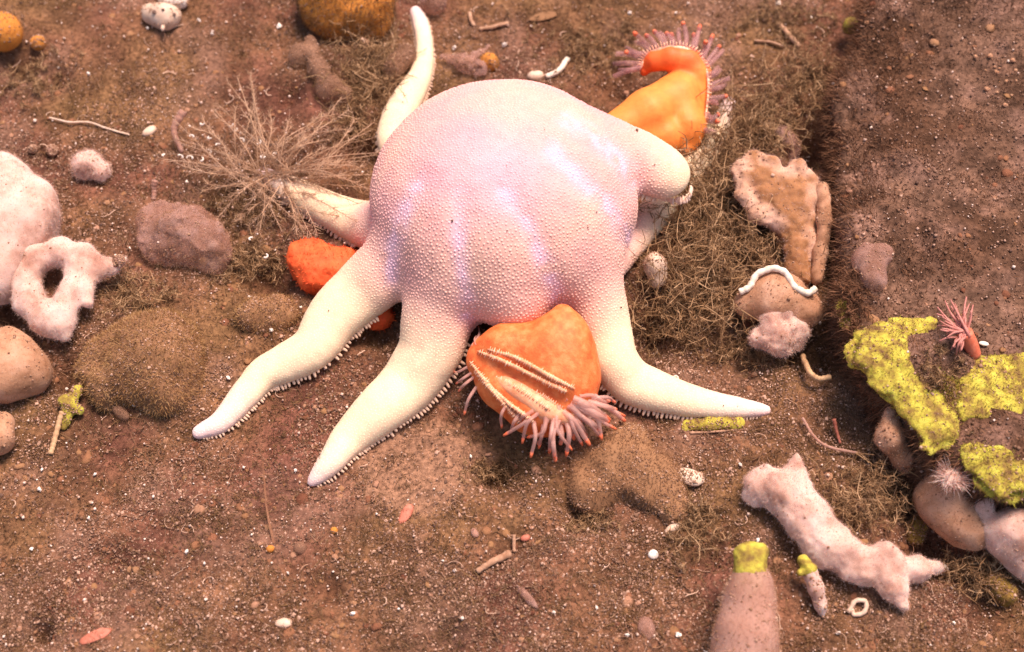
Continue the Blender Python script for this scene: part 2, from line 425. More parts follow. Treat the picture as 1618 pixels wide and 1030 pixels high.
b1 = np.clip(.5 + .8 * _bn(110, 3, 21), 0, 1)[:, None]; b2 = np.clip(1.5 * _bn(60, 3, 22), 0, 1)[:, None]; b3 = (.8 + .35 * _bn(24, 2, 23))[:, None]
bcol = (np.array(lin(100, 72, 56)) * b1 + np.array(lin(128, 98, 82)) * (1 - b1)); bcol = (bcol * (1 - .7 * b2) + np.array(lin(150, 116, 102)) * .7 * b2) * b3
M_rock = mat('rock_crust_mottled', [(.4, .38, .36), (1.4, 1.36, 1.3)], 8, 1, 1, 4, spec=.1, detail=10, attr=True)
boulder = obj('boulder', RV, RF, M_rock, col=bcol, label='large brown silt-covered boulder filling the right side', cat='boulder')
sp, sn, _ = tri_sample(RV, RF, 120000)
keep = (sn[:, 2] > -.3) & (sp[:, 0] < 900); sp, sn = sp[keep], sn[keep]
dd = poly_sd(sp[:, 0], sp[:, 1], bpoly); edge = np.exp(np.minimum(dd + 5, 0) / 70)
n = len(sp); q = rng.random(n) < np.clip(.35 + .65 * edge + .6 * fbm(sp[:, 0], sp[:, 1], sp[:, 2], 70, 2, 13), .03, 1); sp, sn, edge = sp[q], sn[q], edge[q]; n = len(sp)
dirs = sn * 1.0 + rng.normal(size=(n, 3)) * .5 + A(-.7, -.1, -.1) * edge[:, None]
V, Fs = ribbons(sp, dirs, rng.uniform(3, 9, n) * (1 + 1.5 * edge), rng.uniform(.7, 1.5, n), .5)
obj('algal_fuzz', V, Fs, M_rfuzz, boulder, smooth=False, kind='stuff')
def boulder_top(px, py):
    """a point on top of the boulder under this part of the picture"""
    h = BH
    for _ in range(3):
        p = P(px, py, h)
        k = np.argmin((RV[:, 0] - p[0]) ** 2 + (RV[:, 1] - p[1]) ** 2 - .6 * RV[:, 2].clip(0) ** 1.5); h = RV[k, 2]
    return P(px, py, h)

# ------------------------------------------------------------------ sea star
ARMS = dict(
 a1=[(665, 380, 62, 110), (620, 418, 56, 80), (578, 454, 50, 52), (529, 498, 44, 34), (497, 546, 37), (455, 572, 33), (420, 589, 28), (400, 609, 25), (383, 628, 24), (350, 666, 18), (316, 682, 12)],
 a2=[(735, 420, 80, 120), (705, 465, 66, 92), (690, 510, 56, 66), (680, 553, 51, 46), (647, 605, 46), (607, 641, 41), (577, 668, 35), (552, 693, 29), (525, 727, 22), (505, 750, 15), (494, 761, 9)],
 a3=[(885, 380, 82, 130), (918, 425, 62, 105), (938, 468, 50, 82), (956, 520, 41, 60), (970, 565, 37, 42), (992, 598, 38), (1024, 614, 36), (1078, 631, 29), (1130, 640, 22), (1180, 645, 15), (1210, 648, 9)],
 a4=[(905, 235, 80, 150), (975, 243, 57, 136), (1028, 264, 51, 120), (1046, 275, 44, 110)],
 a5=[(960, 420, 30, 26), (1012, 362, 28), (1065, 300, 25), (1108, 245, 22), (1138, 195, 17), (1152, 162, 10)],
 a6=[(680, 270, 50, 70), (625, 228, 27), (630, 185, 27), (647, 150, 24), (665, 116, 18), (671, 78, 14), (666, 42, 13), (657, 18, 10)],
 a7=[(640, 370, 55, 70), (572, 352, 37), (520, 330, 29), (465, 302, 23), (415, 275, 13)])
DC = PG(797, 312, 112); DR = (212 * PS(DC), 212 * PS(DC), 142)
FL = .82
chains = {k: C(v, .52) for k, v in ARMS.items()}
allp = np.array([p for c in chains.values() for p, r in c])
f = Field(np.minimum(allp.min(0) - 70, DC - np.array(DR) - 20), np.maximum(allp.max(0) + 70, DC + np.array(DR) + 20), 3.0)
f.ell(DC, DR, 30)
for kk, ch in chains.items():
    P_ = spline([p for p, r in ch], 4 * len(ch)); R_ = np.interp(np.linspace(0, len(ch) - 1, 4 * len(ch)), np.arange(len(ch)), [r for p, r in ch])
    chains[kk] = (P_, R_)
    g = Field(f.lo, f.lo + (f.n - 1) * 3.0, 3.0); g.v = g.v[:f.n[0], :f.n[1], :f.n[2]]
    for q in range(len(P_) - 1): g.cone(P_[q], P_[q + 1], R_[q], R_[q + 1], 1.5, FL if kk != 'a4' else .62)
    kq = 26.0 if kk not in ('a4', 'a5') else (18.0 if kk == 'a4' else 6.0)
    h_ = np.clip(.5 + .5 * (f.v - g.v) / kq, 0, 1); f.v = f.v * (1 - h_) + g.v * h_ - kq * h_ * (1 - h_)
STRIPES = [[(728, 310), (724, 350), (728, 420), (740, 505)], [(795, 300), (830, 350), (862, 420), (884, 480)], [(870, 235), (910, 275), (955, 320), (990, 372)], [(895, 190), (935, 212), (975, 250), (1000, 285)], [(665, 290), (635, 340), (620, 390), (616, 440)]]
lb = C([(800, 400, 80, 120), (806, 452, 62, 108), (815, 478, 42, 100)])
for (a_, ra_), (b_, rb_) in zip(lb[:-1], lb[1:]): f.cone(a_, b_, ra_, rb_, 22)
f.noise(1.2, 40, 2, 12)
SV, SF = f.nets(); SN = vnormals(SV, SF)
for _ in range(2):                                   # relax the marching grid
    acc = np.zeros_like(SV); cn = np.zeros(len(SV)); q = SF[0]
    for j in range(4):
        np.add.at(acc, q[:, j], SV[q[:, (j + 1) % 4]]); np.add.at(cn, q[:, j], 1)
    SV = SV * .5 + .5 * acc / np.maximum(cn, 1)[:, None]
SN = vnormals(SV, SF)
def seg_dist(px, py, line):
    d = np.full(px.shape, 1e9)
    for (x0, y0), (x1, y1) in zip(line[:-1], line[1:]):
        ex, ey = x1 - x0, y1 - y0; t = np.clip(((px - x0) * ex + (py - y0) * ey) / (ex * ex + ey * ey), 0, 1)
        d = np.minimum(d, np.hypot(px - x0 - ex * t, py - y0 - ey * t))
    return d
_px, _py = pix(SV); _up = SN @ -FWD > 0
for ln in STRIPES:
    SV = SV - SN * (_up * 5.5 * np.exp(-(seg_dist(_px, _py, ln) / 26) ** 2))[:, None]
SN = vnormals(SV, SF)
def star_color(V):
    """pigment and a painted-on lilac disc, cream arms, pale pink tips, lilac bands"""
    px, py = pix(V); n = len(V)
    near = np.full(n, 1e9); t_at = np.zeros(n)
    for kk, (P_, R_) in chains.items():
        for q in range(len(P_)):
            d = np.linalg.norm(V - P_[q], axis=1) - R_[q] * .8; b = d < near; near[b] = d[b]; t_at[b] = q / (len(P_) - 1)
    de = np.sqrt((((V - DC) / np.array(DR)) ** 2).sum(1))
    arm = np.clip((de - 1.03) / .42, 0, 1); arm = arm * arm * (3 - 2 * arm)
    body = np.array(lin(222, 164, 162)); lil = np.array(lin(222, 178, 190)); cream = np.array(lin(250, 217, 181)); tip = np.array(lin(246, 210, 204)); peach = np.array(lin(228, 180, 162))
    nz = fbm(V[:, 0], V[:, 1], V[:, 2], 60, 3, 77)[:, None] * .5 + .5
    base = body * (1 - nz) + peach * nz
    lowp = np.clip((py - 330) / 170, 0, 1)[:, None] * .75; base = base * (1 - lowp) + peach * lowp
    highlight = np.exp(-(((px - 775) / 95) ** 2 + ((py - 270) / 75) ** 2))[:, None]; base = base * (1 - .75 * highlight) + lil * .75 * highlight  # bluish specular highlight on the dome, painted into the skin colour
    for ln in STRIPES:
        s = (np.exp(-(seg_dist(px, py, ln) / 14) ** 2) * np.clip(.6 + .6 * fbm(V[:, 0], V[:, 1], V[:, 2], 18, 2, 8), .1, .9))[:, None]; base = base * (1 - s) + np.array(lin(230, 190, 206)) * s
    c = base * (1 - arm[:, None]) + cream * arm[:, None]
    tt = (np.clip((t_at - .72) / .25, 0, 1) * (arm > .8) * (de > 1.5))[:, None]; return c * (1 - tt) + tip * tt
SC = star_color(SV)
star = empty('sea_star', PG(797, 420), 'big humped pale pink sea star with cream arms gripping orange anemones', 'sea star')
M_star = mat('star_skin', [(.84, .82, .82), (1, 1, 1)], 16, .65, .3, 4, attr=True, sss=.18, spec=.08)
M_bump = mat('star_bumps', [(1, 1, 1), (1, 1, 1)], 0, .75, 0, attr=True, sss=0, spec=.1)
obj('body', SV, SF, M_star, star, col=SC)
# skin bumps: evenly spaced tubercles
cp, cn_, ct = tri_sample(SV, SF, 170000)
okk = (cn_[:, 2] > -.55); cp, cn_, ct = cp[okk], cn_[okk], ct[okk]
de = np.sqrt((((cp - DC) / np.array(DR)) ** 2).sum(1)); px, py = pix(cp)
armv = np.clip((de - 1.03) / .4, 0, 1)
rad = 4.6 - 1.0 * armv - 1.2 * np.exp(-(((px - 775) / 85) ** 2 + ((py - 262) / 65) ** 2))
from mathutils import kdtree
kd = kdtree.KDTree(len(cp))
for i_, p in enumerate(cp.tolist()): kd.insert(p, i_)
kd.balance(); dead = np.zeros(len(cp), bool); sel = []
for i_ in range(len(cp)):
    if dead[i_]: continue
    sel.append(i_)
    for _, j_, _ in kd.find_range(cp[i_].tolist(), rad[i_]): dead[j_] = True
sel = np.array(sel); bp, bn, br = cp[sel], SN[ct[sel][:, 0]], rad[sel]
th = np.linspace(0, 2 * np.pi, 6, endpoint=False)
TV = np.concatenate([np.stack([np.cos(th), np.sin(th), th * 0 - .15], 1), np.stack([.72 * np.cos(th + .5), .72 * np.sin(th + .5), th * 0 + .62], 1), [[0, 0, .95]]])
k6 = np.arange(6); TF = [np.concatenate([np.stack([k6, (k6 + 1) % 6, 6 + k6], 1), np.stack([6 + k6, (k6 + 1) % 6, 6 + (k6 + 1) % 6], 1), np.stack([6 + k6, 6 + (k6 + 1) % 6, np.full(6, 12)], 1)])]
T, n1, n2 = frames(bn); sz = br * (.47 - .05 * armv[sel]) * rng.uniform(.8, 1.15, len(sel))
hz = sz * (.55 - .38 * armv[sel]) * rng.uniform(.6, 1.2, len(sel))
Mx = np.stack([n1 * sz[:, None], n2 * sz[:, None], T * hz[:, None]], -1)
V, Fs = inst(TV, TF, Mx, bp)
bc = np.clip(star_color(bp) * (1.04 + .10 * rng.random((len(bp), 1))), 0, .9)
obj('skin_bumps', V, Fs, M_bump, star, col=np.repeat(bc, len(TV), 0), kind='stuff')
gp, gn, _ = tri_sample(SV, SF, 170); kk_ = gn[:, 2] > .1; gp, gn = gp[kk_], gn[kk_]; n = len(gp); s_ = rng.gamma(1.2, .3, n) + .4
V, Fs = inst(*OCT, rotmats(n) * s_[:, None, None] * rng.uniform(.5, 1.6, (n, 1, 3)), gp + gn * 2); obj('silt_specks', V, Fs, M_grain, star, kind='stuff')
# comb of marginal spines along both lower edges of each arm
bvV, bvF = ball(6, 4); parts, cols = [], []
for kk, (P_, R_) in chains.items():
    S = np.concatenate([[0], np.cumsum(np.linalg.norm(np.diff(P_, axis=0), axis=1))]); tot = S[-1]
    t = tot * (.0 if kk == 'a4' else .28)
    while t < tot * .995:
        p = np.array([np.interp(t, S, P_[:, i]) for i in range(3)]); r = np.interp(t, S, R_)
        p2 = np.array([np.interp(min(t + 2, tot), S, P_[:, i]) for i in range(3)]); p0 = np.array([np.interp(max(t - 2, 0), S, P_[:, i]) for i in range(3)])
        d = p2 - p0; d[2] = 0; d /= np.linalg.norm(d) + 1e-9; side = np.cross(d, A(0, 0, 1))
        wsp = 2.8 * (.55 + .45 * min(r / 30, 1))
        for sg in (-1, 1):
            o = p + side * sg * r * .98 + A(0, 0, -r * FL * .33 + rng.normal() * .7)
            ax = side * sg * .8 + A(0, 0, -.5) + d * rng.normal() * .12; ax /= np.linalg.norm(ax); u = np.cross(ax, d); u /= np.linalg.norm(u)
            Mm = np.stack([np.cross(u, ax) * wsp, u * wsp * .9, ax * wsp * rng.uniform(1.2, 3.3)], -1)
            parts.append((bvV @ Mm.T + o, bvF)); cols.append(np.tile(np.array(lin(232, 196, 168)), (len(bvV), 1)))
        t += wsp * rng.uniform(1.9, 2.6)
for q_ in spline([(1004, 303, 78), (1022, 307, 76), (1045, 313, 74), (1068, 317, 76), (1084, 314, 80), (1094, 298, 86)], 26):      # toothed rim of the raised arm
    o = P(q_[0], q_[1], q_[2] + float(H(*P(q_[0], q_[1], 60)[:2]))) + rng.normal(size=3) * .8; ax = A(.25, -.75, -.6) + rng.normal(size=3) * .15; ax /= np.linalg.norm(ax); u = np.cross(ax, A(1, 0, 0)); u /= np.linalg.norm(u)
    parts.append((bvV @ np.stack([np.cross(u, ax) * 3.0, u * 2.8, ax * rng.uniform(5, 8)], -1).T + o, bvF)); cols.append(np.tile(np.array(lin(240, 204, 182)), (len(bvV), 1)))
V, Fs = join(parts); obj('marginal_spines', V, Fs, M_bump, star, col=np.concatenate(cols), kind='stuff')

# ------------------------------------------------------------------ anemones
M_or = mat('anemone_orange', [lin(222, 98, 46), lin(234, 122, 62), lin(240, 146, 88)], 14, .55, .5, 4, sss=.25, spec=.4)
M_or2 = mat('anemone_deep_orange', [lin(228, 84, 40), lin(240, 110, 58)], 16, .6, .5, 5, sss=.2, spec=.25)
M_disc = mat('anemone_disc', [lin(240, 146, 98), lin(248, 186, 146)], 12, .45, .3, 5, sss=.2, spec=.4)
M_lip = mat('anemone_lip', [lin(244, 172, 126), lin(252, 214, 184)], 6, .4, .3, 4, spec=.5)
M_tent = mat('anemone_tentacle', [lin(228, 164, 146), lin(240, 192, 178)], 12, .45, 0, transp=.55, spec=.5)
M_tip = mat('tentacle_tip', [lin(222, 96, 58), lin(236, 132, 92)], 6, .4, 0, transp=.1, spec=.4)
M_tent2 = mat('anemone_tentacle_mauve', [lin(178, 124, 122), lin(200, 148, 146)], 12, .35, 0, transp=.66, spec=.3)
def tentacle(parent, pts, r0, r1, mt=None, tip=True, tipm=None):
    S = spline(pts, 11); R = np.linspace(r0, r1, 11); R[-1] *= .75
    V, Fs = tube(S[:10], R[:10], 8, cap=False); o = obj('tentacle', V, Fs, mt or M_tent, parent)
    if tip:
        V, Fs = tube(np.concatenate([S[9:], S[-1:] + (S[-1:] - S[-2:-1]) * .25]), [R[9] * 1.02, R[10] * 1.12, R[10] * .75], 8); obj('tip', V, Fs, tipm or M_tip, o)
# front anemone
fa = empty('anemone', PG(850, 640), 'orange anemone in front, clutched between two sea star arms, tentacles spilling down', 'anemone')
def PH(px, py, h): return PG(px, py, h)
V, Fs = grow([[(PH(889, 490, 132), 8), (PH(889, 512, 122), 24), (PH(888, 545, 104), 44), (PH(882, 590, 80), 60), (PH(874, 618, 62), 64)], [(PH(762, 575, 70), 24), (PH(800, 600, 60), 42), (PH(850, 630, 52), 56)],
              [(PH(770, 556, 84), 24), (PH(800, 552, 90), 36), (PH(860, 548, 96), 42)]], 3, 22, 1.5, 40, flat=.9, subs=[[(PH(752, 566, 108), 9), (PH(800, 596, 118), 17), (PH(860, 632, 122), 22), (PH(905, 650, 110), 18)]])
obj('column', V, Fs, M_or, fa)
def surf_pt(V, px, py):
    a, b = pix(V); d = np.hypot(a - px, b - py); c = np.argsort(d)[:12]; dep = (V[c] - CAM) @ FWD
    return V[c[np.argmin(dep)]]
def on_surf(V, pts): return [surf_pt(V, x, y) for x, y in pts]
colV = V
disc_line = on_surf(colV, [(755, 572), (790, 592), (828, 615), (868, 640), (905, 655)])
S = spline(disc_line, 18); V, Fs = tube(S, np.interp(np.linspace(0, 1, 18), [0, .3, .7, 1], [5, 14, 20, 12]), 10); V[:, 2] -= 12; od = obj('oral_disc', V, Fs, M_disc, fa); dV = V; parts = []
for ln in ([(768, 578), (810, 602), (850, 628), (880, 645)], [(775, 590), (812, 616), (848, 642), (868, 655)], [(800, 588), (840, 606), (875, 626), (900, 640)]):
    S3 = spline(on_surf(dV, ln), 20)
    for q in range(1, 19):
        d = S3[q + 1] - S3[q - 1]; d /= np.linalg.norm(d) + 1e-9; c = np.cross(d, A(0, -.5, .85)); c /= np.linalg.norm(c); L3 = rng.uniform(2, 5)
        parts.append(tube(np.array([S3[q] - c * L3, S3[q] + A(0, -.8, 1.6), S3[q] + c * L3]), [.5, .9, .5], 5))
V2, F2 = join(parts); obj('disc_ridges', V2, F2, M_lip, od, kind='stuff')
for nm, ln, cnt in (('lip', [(740, 571), (765, 600), (795, 633), (825, 655), (842, 668)], 46), ('lip', [(752, 556), (790, 570), (835, 592), (870, 610), (897, 622)], 44), ('lip', [(748, 585), (772, 615), (800, 645), (822, 668)], 36), ('lip', [(768, 552), (815, 568), (865, 592), (910, 612)], 40)):
    S = spline(on_surf(colV, ln), 24); S = S + A(0, -1, 2)
    V, Fs = tube(S, np.interp(np.linspace(0, 1, 24), [0, .2, .8, 1], [1, 3, 3.4, 1.5]), 8); lp = obj(nm, V, Fs, M_disc, fa)
    parts = []; S2 = spline(S, cnt)
    for q in range(1, cnt - 1):
        d = S2[q + 1] - S2[q - 1]; d /= np.linalg.norm(d); c = np.cross(d, A(0, -.5, .85)); c /= np.linalg.norm(c)
        l1, l2 = rng.uniform(1.5, 6, 2); jt = rng.normal(size=3) * .8
        parts.append(tube(np.array([S2[q] - c * l1 + A(0, -1, 1.5), S2[q] + jt + A(0, -2, 3.2), S2[q] + c * l2 + A(0, -1, 1.5)]), list(np.array([.5, 1.0, .5]) * rng.uniform(.6, 1.2)), 5))
    V, Fs = join(parts); obj('folds', V, Fs, M_lip, lp, kind='stuff')
TF_ = [((842, 668), (838, 690), (835, 722), 5), ((835, 660), (822, 672), (800, 690), 5), ((800, 640), (795, 655), (790, 672), 4), ((752, 612), (742, 632), (732, 652), 4), ((748, 598), (738, 612), (728, 618), 3.6), ((744, 590), (730, 602), (722, 604), 3.4),
       ((858, 672), (856, 690), (855, 698), 5), ((872, 675), (873, 705), (876, 735), 6), ((886, 672), (888, 690), (886, 702), 6), ((896, 668), (900, 690), (895, 718), 6), ((880, 640), (884, 655), (888, 668), 6), ((905, 660), (918, 672), (925, 690), 7),
       ((900, 640), (925, 655), (948, 680), 8), ((912, 640), (940, 655), (958, 668), 8), ((905, 632), (930, 640), (962, 662), 8), ((940, 625), (950, 632), (968, 634), 6), ((945, 636), (965, 648), (990, 664), 6.5), ((945, 645), (955, 660), (965, 672), 6),
       ((850, 632), (880, 625), (910, 622), 6), ((870, 648), (890, 660), (908, 692), 7), ((915, 655), (935, 672), (942, 684), 7), ((862, 655), (850, 680), (842, 700), 5), ((890, 650), (910, 668), (930, 700), 7), ((925, 648), (945, 665), (950, 690), 6), ((878, 660), (868, 690), (862, 712), 5),
       ((930, 636), (955, 645), (975, 650), 6), ((818, 655), (810, 668), (806, 680), 4.5), ((738, 580), (726, 584), (716, 588), 3), ((744, 545), (750, 532), (760, 518), 2.6), ((750, 545), (755, 535), (766, 522), 2.4)]
TF_ += [((x0, y0), ((x0 + x1) / 2 + random.uniform(-6, 6), (y0 + y1) / 2 - 4), (x1, y1), 4.6) for x0, y0, x1, y1 in [(905, 640, 972, 676), (890, 632, 945, 640), (915, 628, 960, 645), (880, 655, 905, 716), (865, 662, 850, 706), (900, 655, 918, 706), (925, 640, 985, 656), (868, 640, 905, 655), (850, 650, 826, 694), (912, 652, 950, 694), (842, 650, 818, 672), (888, 662, 880, 722), (935, 630, 978, 640), (895, 645, 935, 668)]]
for (a, b, c, r) in TF_:
    p0 = surf_pt(colV, *a); h = max(p0[2] - H(p0[0], p0[1]), 8)
    p1 = P(*b, p0[2] * .8 + 6); p2 = P(*c, max(p0[2] * .45, float(H(*P(*c, 10)[:2])) + 5)); tentacle(fa, [p0, p1 + rng.normal(size=3) * 2.5, p2 + rng.normal(size=3) * 3], r * .72, r * .5)
# rear anemone
ra = empty('anemone', PG(1060, 200), 'orange anemone behind the sea star with curled rim and fan of mauve tentacles', 'anemone')
crown = [(1018, 113, 7, 84), (1022, 102, 11, 88), (1036, 96, 15, 92), (1060, 92, 18, 94), (1086, 98, 22, 88), (1100, 116, 22, 78), (1106, 145, 16, 66), (1106, 190, 10, 52), (1098, 225, 8, 40)]
cr = [(PG(x, y, h), r * PS(PG(x, y, h))) for x, y, r, h in crown]
V, Fs = grow([[(PH(975, 208, 56), 34), (PH(1025, 180, 58), 42), (PH(1072, 150, 62), 38), (PH(1092, 122, 72), 26)], [(PH(1070, 160, 60), 40), (PH(1085, 200, 50), 32), (PH(1085, 232, 35), 14)], [(PH(1000, 215, 40), 36), (PH(1050, 215, 40), 36)], cr], 2.6, 9, .6, 60)
px_, py_ = pix(V); rd = np.clip(1.15 - np.min([np.linalg.norm(V - p, axis=1) / (r + 9) for p, r in cr[:5]], 0), 0, .5)[:, None] * 2
nz = fbm(V[:, 0], V[:, 1], V[:, 2], 14, 2, 3)[:, None] * .06
M_orr = mat('rear_column', [(.88, .84, .8), (1.08, 1.1, 1.1)], 14, .5, .25, 5, attr=True, sss=.25, spec=.3)
obj('column', V, Fs, M_orr, ra, col=np.clip((np.array(lin(244, 142, 66)) * (1 - rd) + np.array(lin(238, 96, 44)) * rd) * (1 + nz), 0, 1))
top = spline([PG(x, y, h + 16) for x, y, h in [(1012, 108, 84), (1020, 90, 90), (1040, 79, 94), (1064, 75, 96), (1090, 80, 94), (1110, 98, 86), (1119, 125, 76), (1118, 160, 62), (1112, 205, 46)]], 44)
V, Fs = tube(top, np.interp(np.arange(44), [0, 4, 20, 43], [1.5, 4, 4, 1.5]), 8); lp = obj('lip', V, Fs, M_lip, ra)
parts = []
for q in range(1, 43):
    d = top[q + 1] - top[q - 1]; d /= np.linalg.norm(d); c = np.cross(d, A(0, -.5, .85)); c /= np.linalg.norm(c)
    parts.append(tube(np.array([top[q] + c * 1 + A(0, 0, 2), top[q] - c * 4 + A(0, -1, 5), top[q] - c * rng.uniform(8, 13) * (1 if q < 26 else .5) + A(0, -2, 4)]), list(np.array([.8, 1.1, .6]) * rng.uniform(.6, 1.2)), 5))
V, Fs = join(parts); obj('white_folds', V, Fs, M_lip, lp, kind='stuff')
cen = np.array([1058.0, 140.0])
for q in range(30):
    t = q / 29; p0 = top[int(t * 43)]; px, py = pix(p0); ang = math.radians(193 - t * 212) + rng.normal() * .05
    L = rng.uniform(24, 54) * (1 - .25 * t)
    q2 = (px + math.cos(ang) * L, py - math.sin(ang) * L); qm = (px + math.cos(ang) * L * .5 + rng.normal() * 3, py - math.sin(ang) * L * .5 + rng.normal() * 3)
    h = p0[2]; tentacle(ra, [p0, P(*qm, h + rng.uniform(-4, 8)), P(*q2, h + rng.uniform(-22, 16))], 5.0, 4.2, M_tent2, tip=rng.random() < .65)
# left fragment
V, Fs = grow([[(PH(482, 412, 32), 30), (PH(510, 425, 30), 36), (PH(545, 420, 28), 30)], [(PH(482, 396, 38), 20), (PH(500, 392, 38), 16)], [(PH(495, 440, 22), 24)], [(PH(545, 440, 25), 34), (PH(600, 500, 22), 22)]], 3, 16, 4.5, 22, 3)
la = empty('anemone', PG(505, 440), 'deep orange lump of anemone poking out beside the left sea star arm', 'anemone')
obj('column', V, Fs, M_or2, la)
sp, sn, _ = tri_sample(V, Fs, 900); V2, F2 = ribbons(sp, sn + rng.normal(size=sn.shape) * .3, rng.uniform(3, 6, 900), np.full(900, 1.2), .3); obj('fuzz', V2, F2, M_or2, la, smooth=False, kind='stuff')

# ------------------------------------------------------------------ sponges and other soft growths
M_sw = mat('sponge_white', [lin(178, 134, 116), lin(222, 184, 168), lin(238, 210, 198)], 55, .9, .25, 10, transp=.16, sss=.6, spec=.15)
M_sw2 = mat('sponge_translucent', [lin(176, 128, 108), lin(200, 156, 140)], 50, .7, .2, 8, sss=.2, transp=.3, spec=.3)
M_tan = mat('sponge_tan', [lin(140, 98, 70), lin(182, 136, 106), lin(200, 158, 132)], 40, .8, .35, 7, sss=.2, spec=.2)
M_tan2 = mat('sponge_tan_clear', [lin(140, 100, 76), lin(172, 130, 106)], 30, .8, .4, 7, transp=.5, spec=.3)
M_mauve = mat('jelly_mauve', [lin(160, 112, 92), lin(186, 140, 124), lin(206, 164, 152)], 30, .75, .4, 7, transp=.55, spec=.2)
M_yel = mat('sponge_yellow', [lin(110, 80, 54), lin(150, 128, 58), lin(188, 176, 70), lin(198, 192, 86)], 22, .9, .8, 6, sss=.15, spec=.2)
M_oliv = mat('sponge_olive', [lin(124, 94, 50), lin(154, 128, 56)], 26, .9, .6, 6, spec=.15)
M_ob = mat('orange_ball', [lin(190, 120, 52), lin(212, 142, 66)], 40, .8, .25, 6, sss=.2, spec=.2)
M_bro = mat('brown_silt_stone', [lin(128, 92, 66), lin(160, 120, 88)], 90, .95, .25, 5, spec=.1)
M_tube = mat('worm_tube', [lin(226, 200, 176), lin(248, 234, 216)], 10, .5, .4, 4, spec=.4)
M_tubet = mat('worm_tube_tan', [lin(176, 136, 100), lin(210, 172, 130)], 10, .6, .4, 4, spec=.3)
M_shell = mat('pale_shell', [lin(200, 166, 140), lin(226, 198, 176)], 18, .45, .2, 4, spec=.4)
M_leaf = mat('red_leaf', [lin(170, 96, 74), lin(204, 126, 104)], 14, .6, .2, 4, spec=.3)
M_twig = mat('twig', [lin(150, 108, 82), lin(196, 156, 128)], 14, .8, .4, 4, spec=.2)
M_swf = mat('sponge_white_haze', [lin(218, 176, 158), lin(236, 202, 188)], 60, .9, 0, transp=.8, spec=.05)
M_tanf = mat('sponge_tan_haze', [lin(160, 116, 90), lin(192, 148, 120)], 60, .9, 0, transp=.68, spec=.1)
def fuzz(parent, V, Fs, n, L, m, wd=1.2, spread=.5, up=0.0):
    if m is M_sw: m = M_swf; L *= 1.15; wd *= 1.7; n = int(n * 1.8)
    if m is M_tan: m = M_tanf; L *= .9; wd *= 1.4; n = int(n * 1.5)
    sp, sn, _ = tri_sample(V, Fs, n); d = sn + rng.normal(size=sn.shape) * spread + A(0, 0, up)
    V2, F2 = ribbons(sp, d, rng.uniform(.5, 1, n) * L, np.full(n, wd), .5); return obj('fuzz', V2, F2, m, parent, smooth=False, kind='stuff')
def blob(name, label, cat, chains_, m, step=3, k=12, namp=2, nsize=22, subs=(), fz=0, fl=6, fm=None, group=None, flat=1.0, oct=2, dust=250):
    V, Fs = grow([C(c) for c in chains_], step, k, namp * 1.3, nsize * 1.2, oct, random.randint(0, 999), [C(c) for c in subs], flat=flat)
    o = obj(name, V, Fs, m, label=label, cat=cat, group=group)
    if fz: fuzz(o, V, Fs, int(fz * 1.8), fl, fm or m, .85, .7)
    if dust: silt_dust(o, V, Fs, dust if m is not M_sw else 120)
    return o, V, Fs
M_dust = mat('dust', [lin(126, 90, 68), lin(156, 118, 92), lin(196, 160, 138)], 60, .8, 0, island=.8)
def silt_dust(o, V, Fs, n, m=None):
    sp, sn, _ = tri_sample(V, Fs, n * 2); kk = sn[:, 2] > 0; sp, sn = sp[kk], sn[kk]; kk = fbm(sp[:, 0], sp[:, 1], sp[:, 2], 25, 2, 3) > -.25; sp, sn = sp[kk], sn[kk]; k = len(sp)
    if not k: return
    s = rng.gamma(1.8, .4, k) + .4; V2, F2 = inst(*OCT, rotmats(k) * s[:, None, None], sp + sn * .3); obj('silt_dust', V2, F2, m or M_dust, o, kind='stuff')
# left side
blob('white_sponge', 'large pale cloudy sponge at the left edge above the ring sponge', 'sponge', [[(10, 300, 50), (30, 350, 58, 50), (-10, 420, 60, 40)], [(60, 320, 28, 45)], [(0, 270, 30, 40)]], M_sw, 3.5, 24, 5, 40, fz=3000, fl=6)
blob('ring_sponge', 'pale sponge with a large hole and an arm reaching right', 'sponge',
     [[(40, 440, 24, 42), (52, 410, 22, 46), (95, 398, 20, 48), (128, 408, 22, 48), (152, 424, 16, 46), (175, 420, 11, 44), (196, 410, 7, 42)], [(40, 440, 24, 42), (46, 478, 22, 38), (78, 508, 24, 32), (102, 530, 12, 26)], [(128, 412, 24, 46), (114, 460, 17, 42), (98, 495, 24, 36)], [(135, 430, 18, 44), (139, 478, 8, 36)], [(66, 500, 18, 36), (100, 510, 16, 30)]], M_sw, 2.5, 14, 2, 16, fz=2500, fl=5)
blob('bulb', 'small round translucent bulb at the end of the ring sponge arm', 'sea squirt', [[(188, 413, 10, 52)]], M_mauve, 2, 4, .5)
blob('tan_sponge', 'smooth rounded beige lump cut by the left edge below the ring sponge', 'sponge', [[(-10, 585, 52, 30), (30, 585, 44, 28), (55, 592, 26, 24)], [(10, 548, 30, 34)]], M_sw2 if False else M_tan, 3, 20, 2.5, 40, fz=700, fl=4)
blob('tan_sponge', 'small smooth beige lump at the left edge below the larger one', 'sponge', [[(-6, 690, 30, 20), (4, 670, 20, 20)]], M_tan, 3, 14, 1.5, 30)
blob('puff_sponge', 'small soft pale puff on the silt left of the feathery hydroid', 'sponge', [[(138, 258, 22, 20), (155, 268, 18, 16)], [(128, 270, 12, 12)]], M_sw, 2.5, 14, 3, 14, fz=900, fl=6)
blob('jelly_sponge', 'broad translucent mauve mass beside the feathery hydroid, left of the star', 'sponge', [[(250, 350, 30, 22), (290, 370, 44, 26), (325, 385, 36, 24)], [(255, 390, 30, 18), (315, 350, 22, 26)], [(345, 405, 20, 18)]], M_mauve, 3, 22, 6, 22, fz=2500, fl=7, fm=M_tan, oct=3)
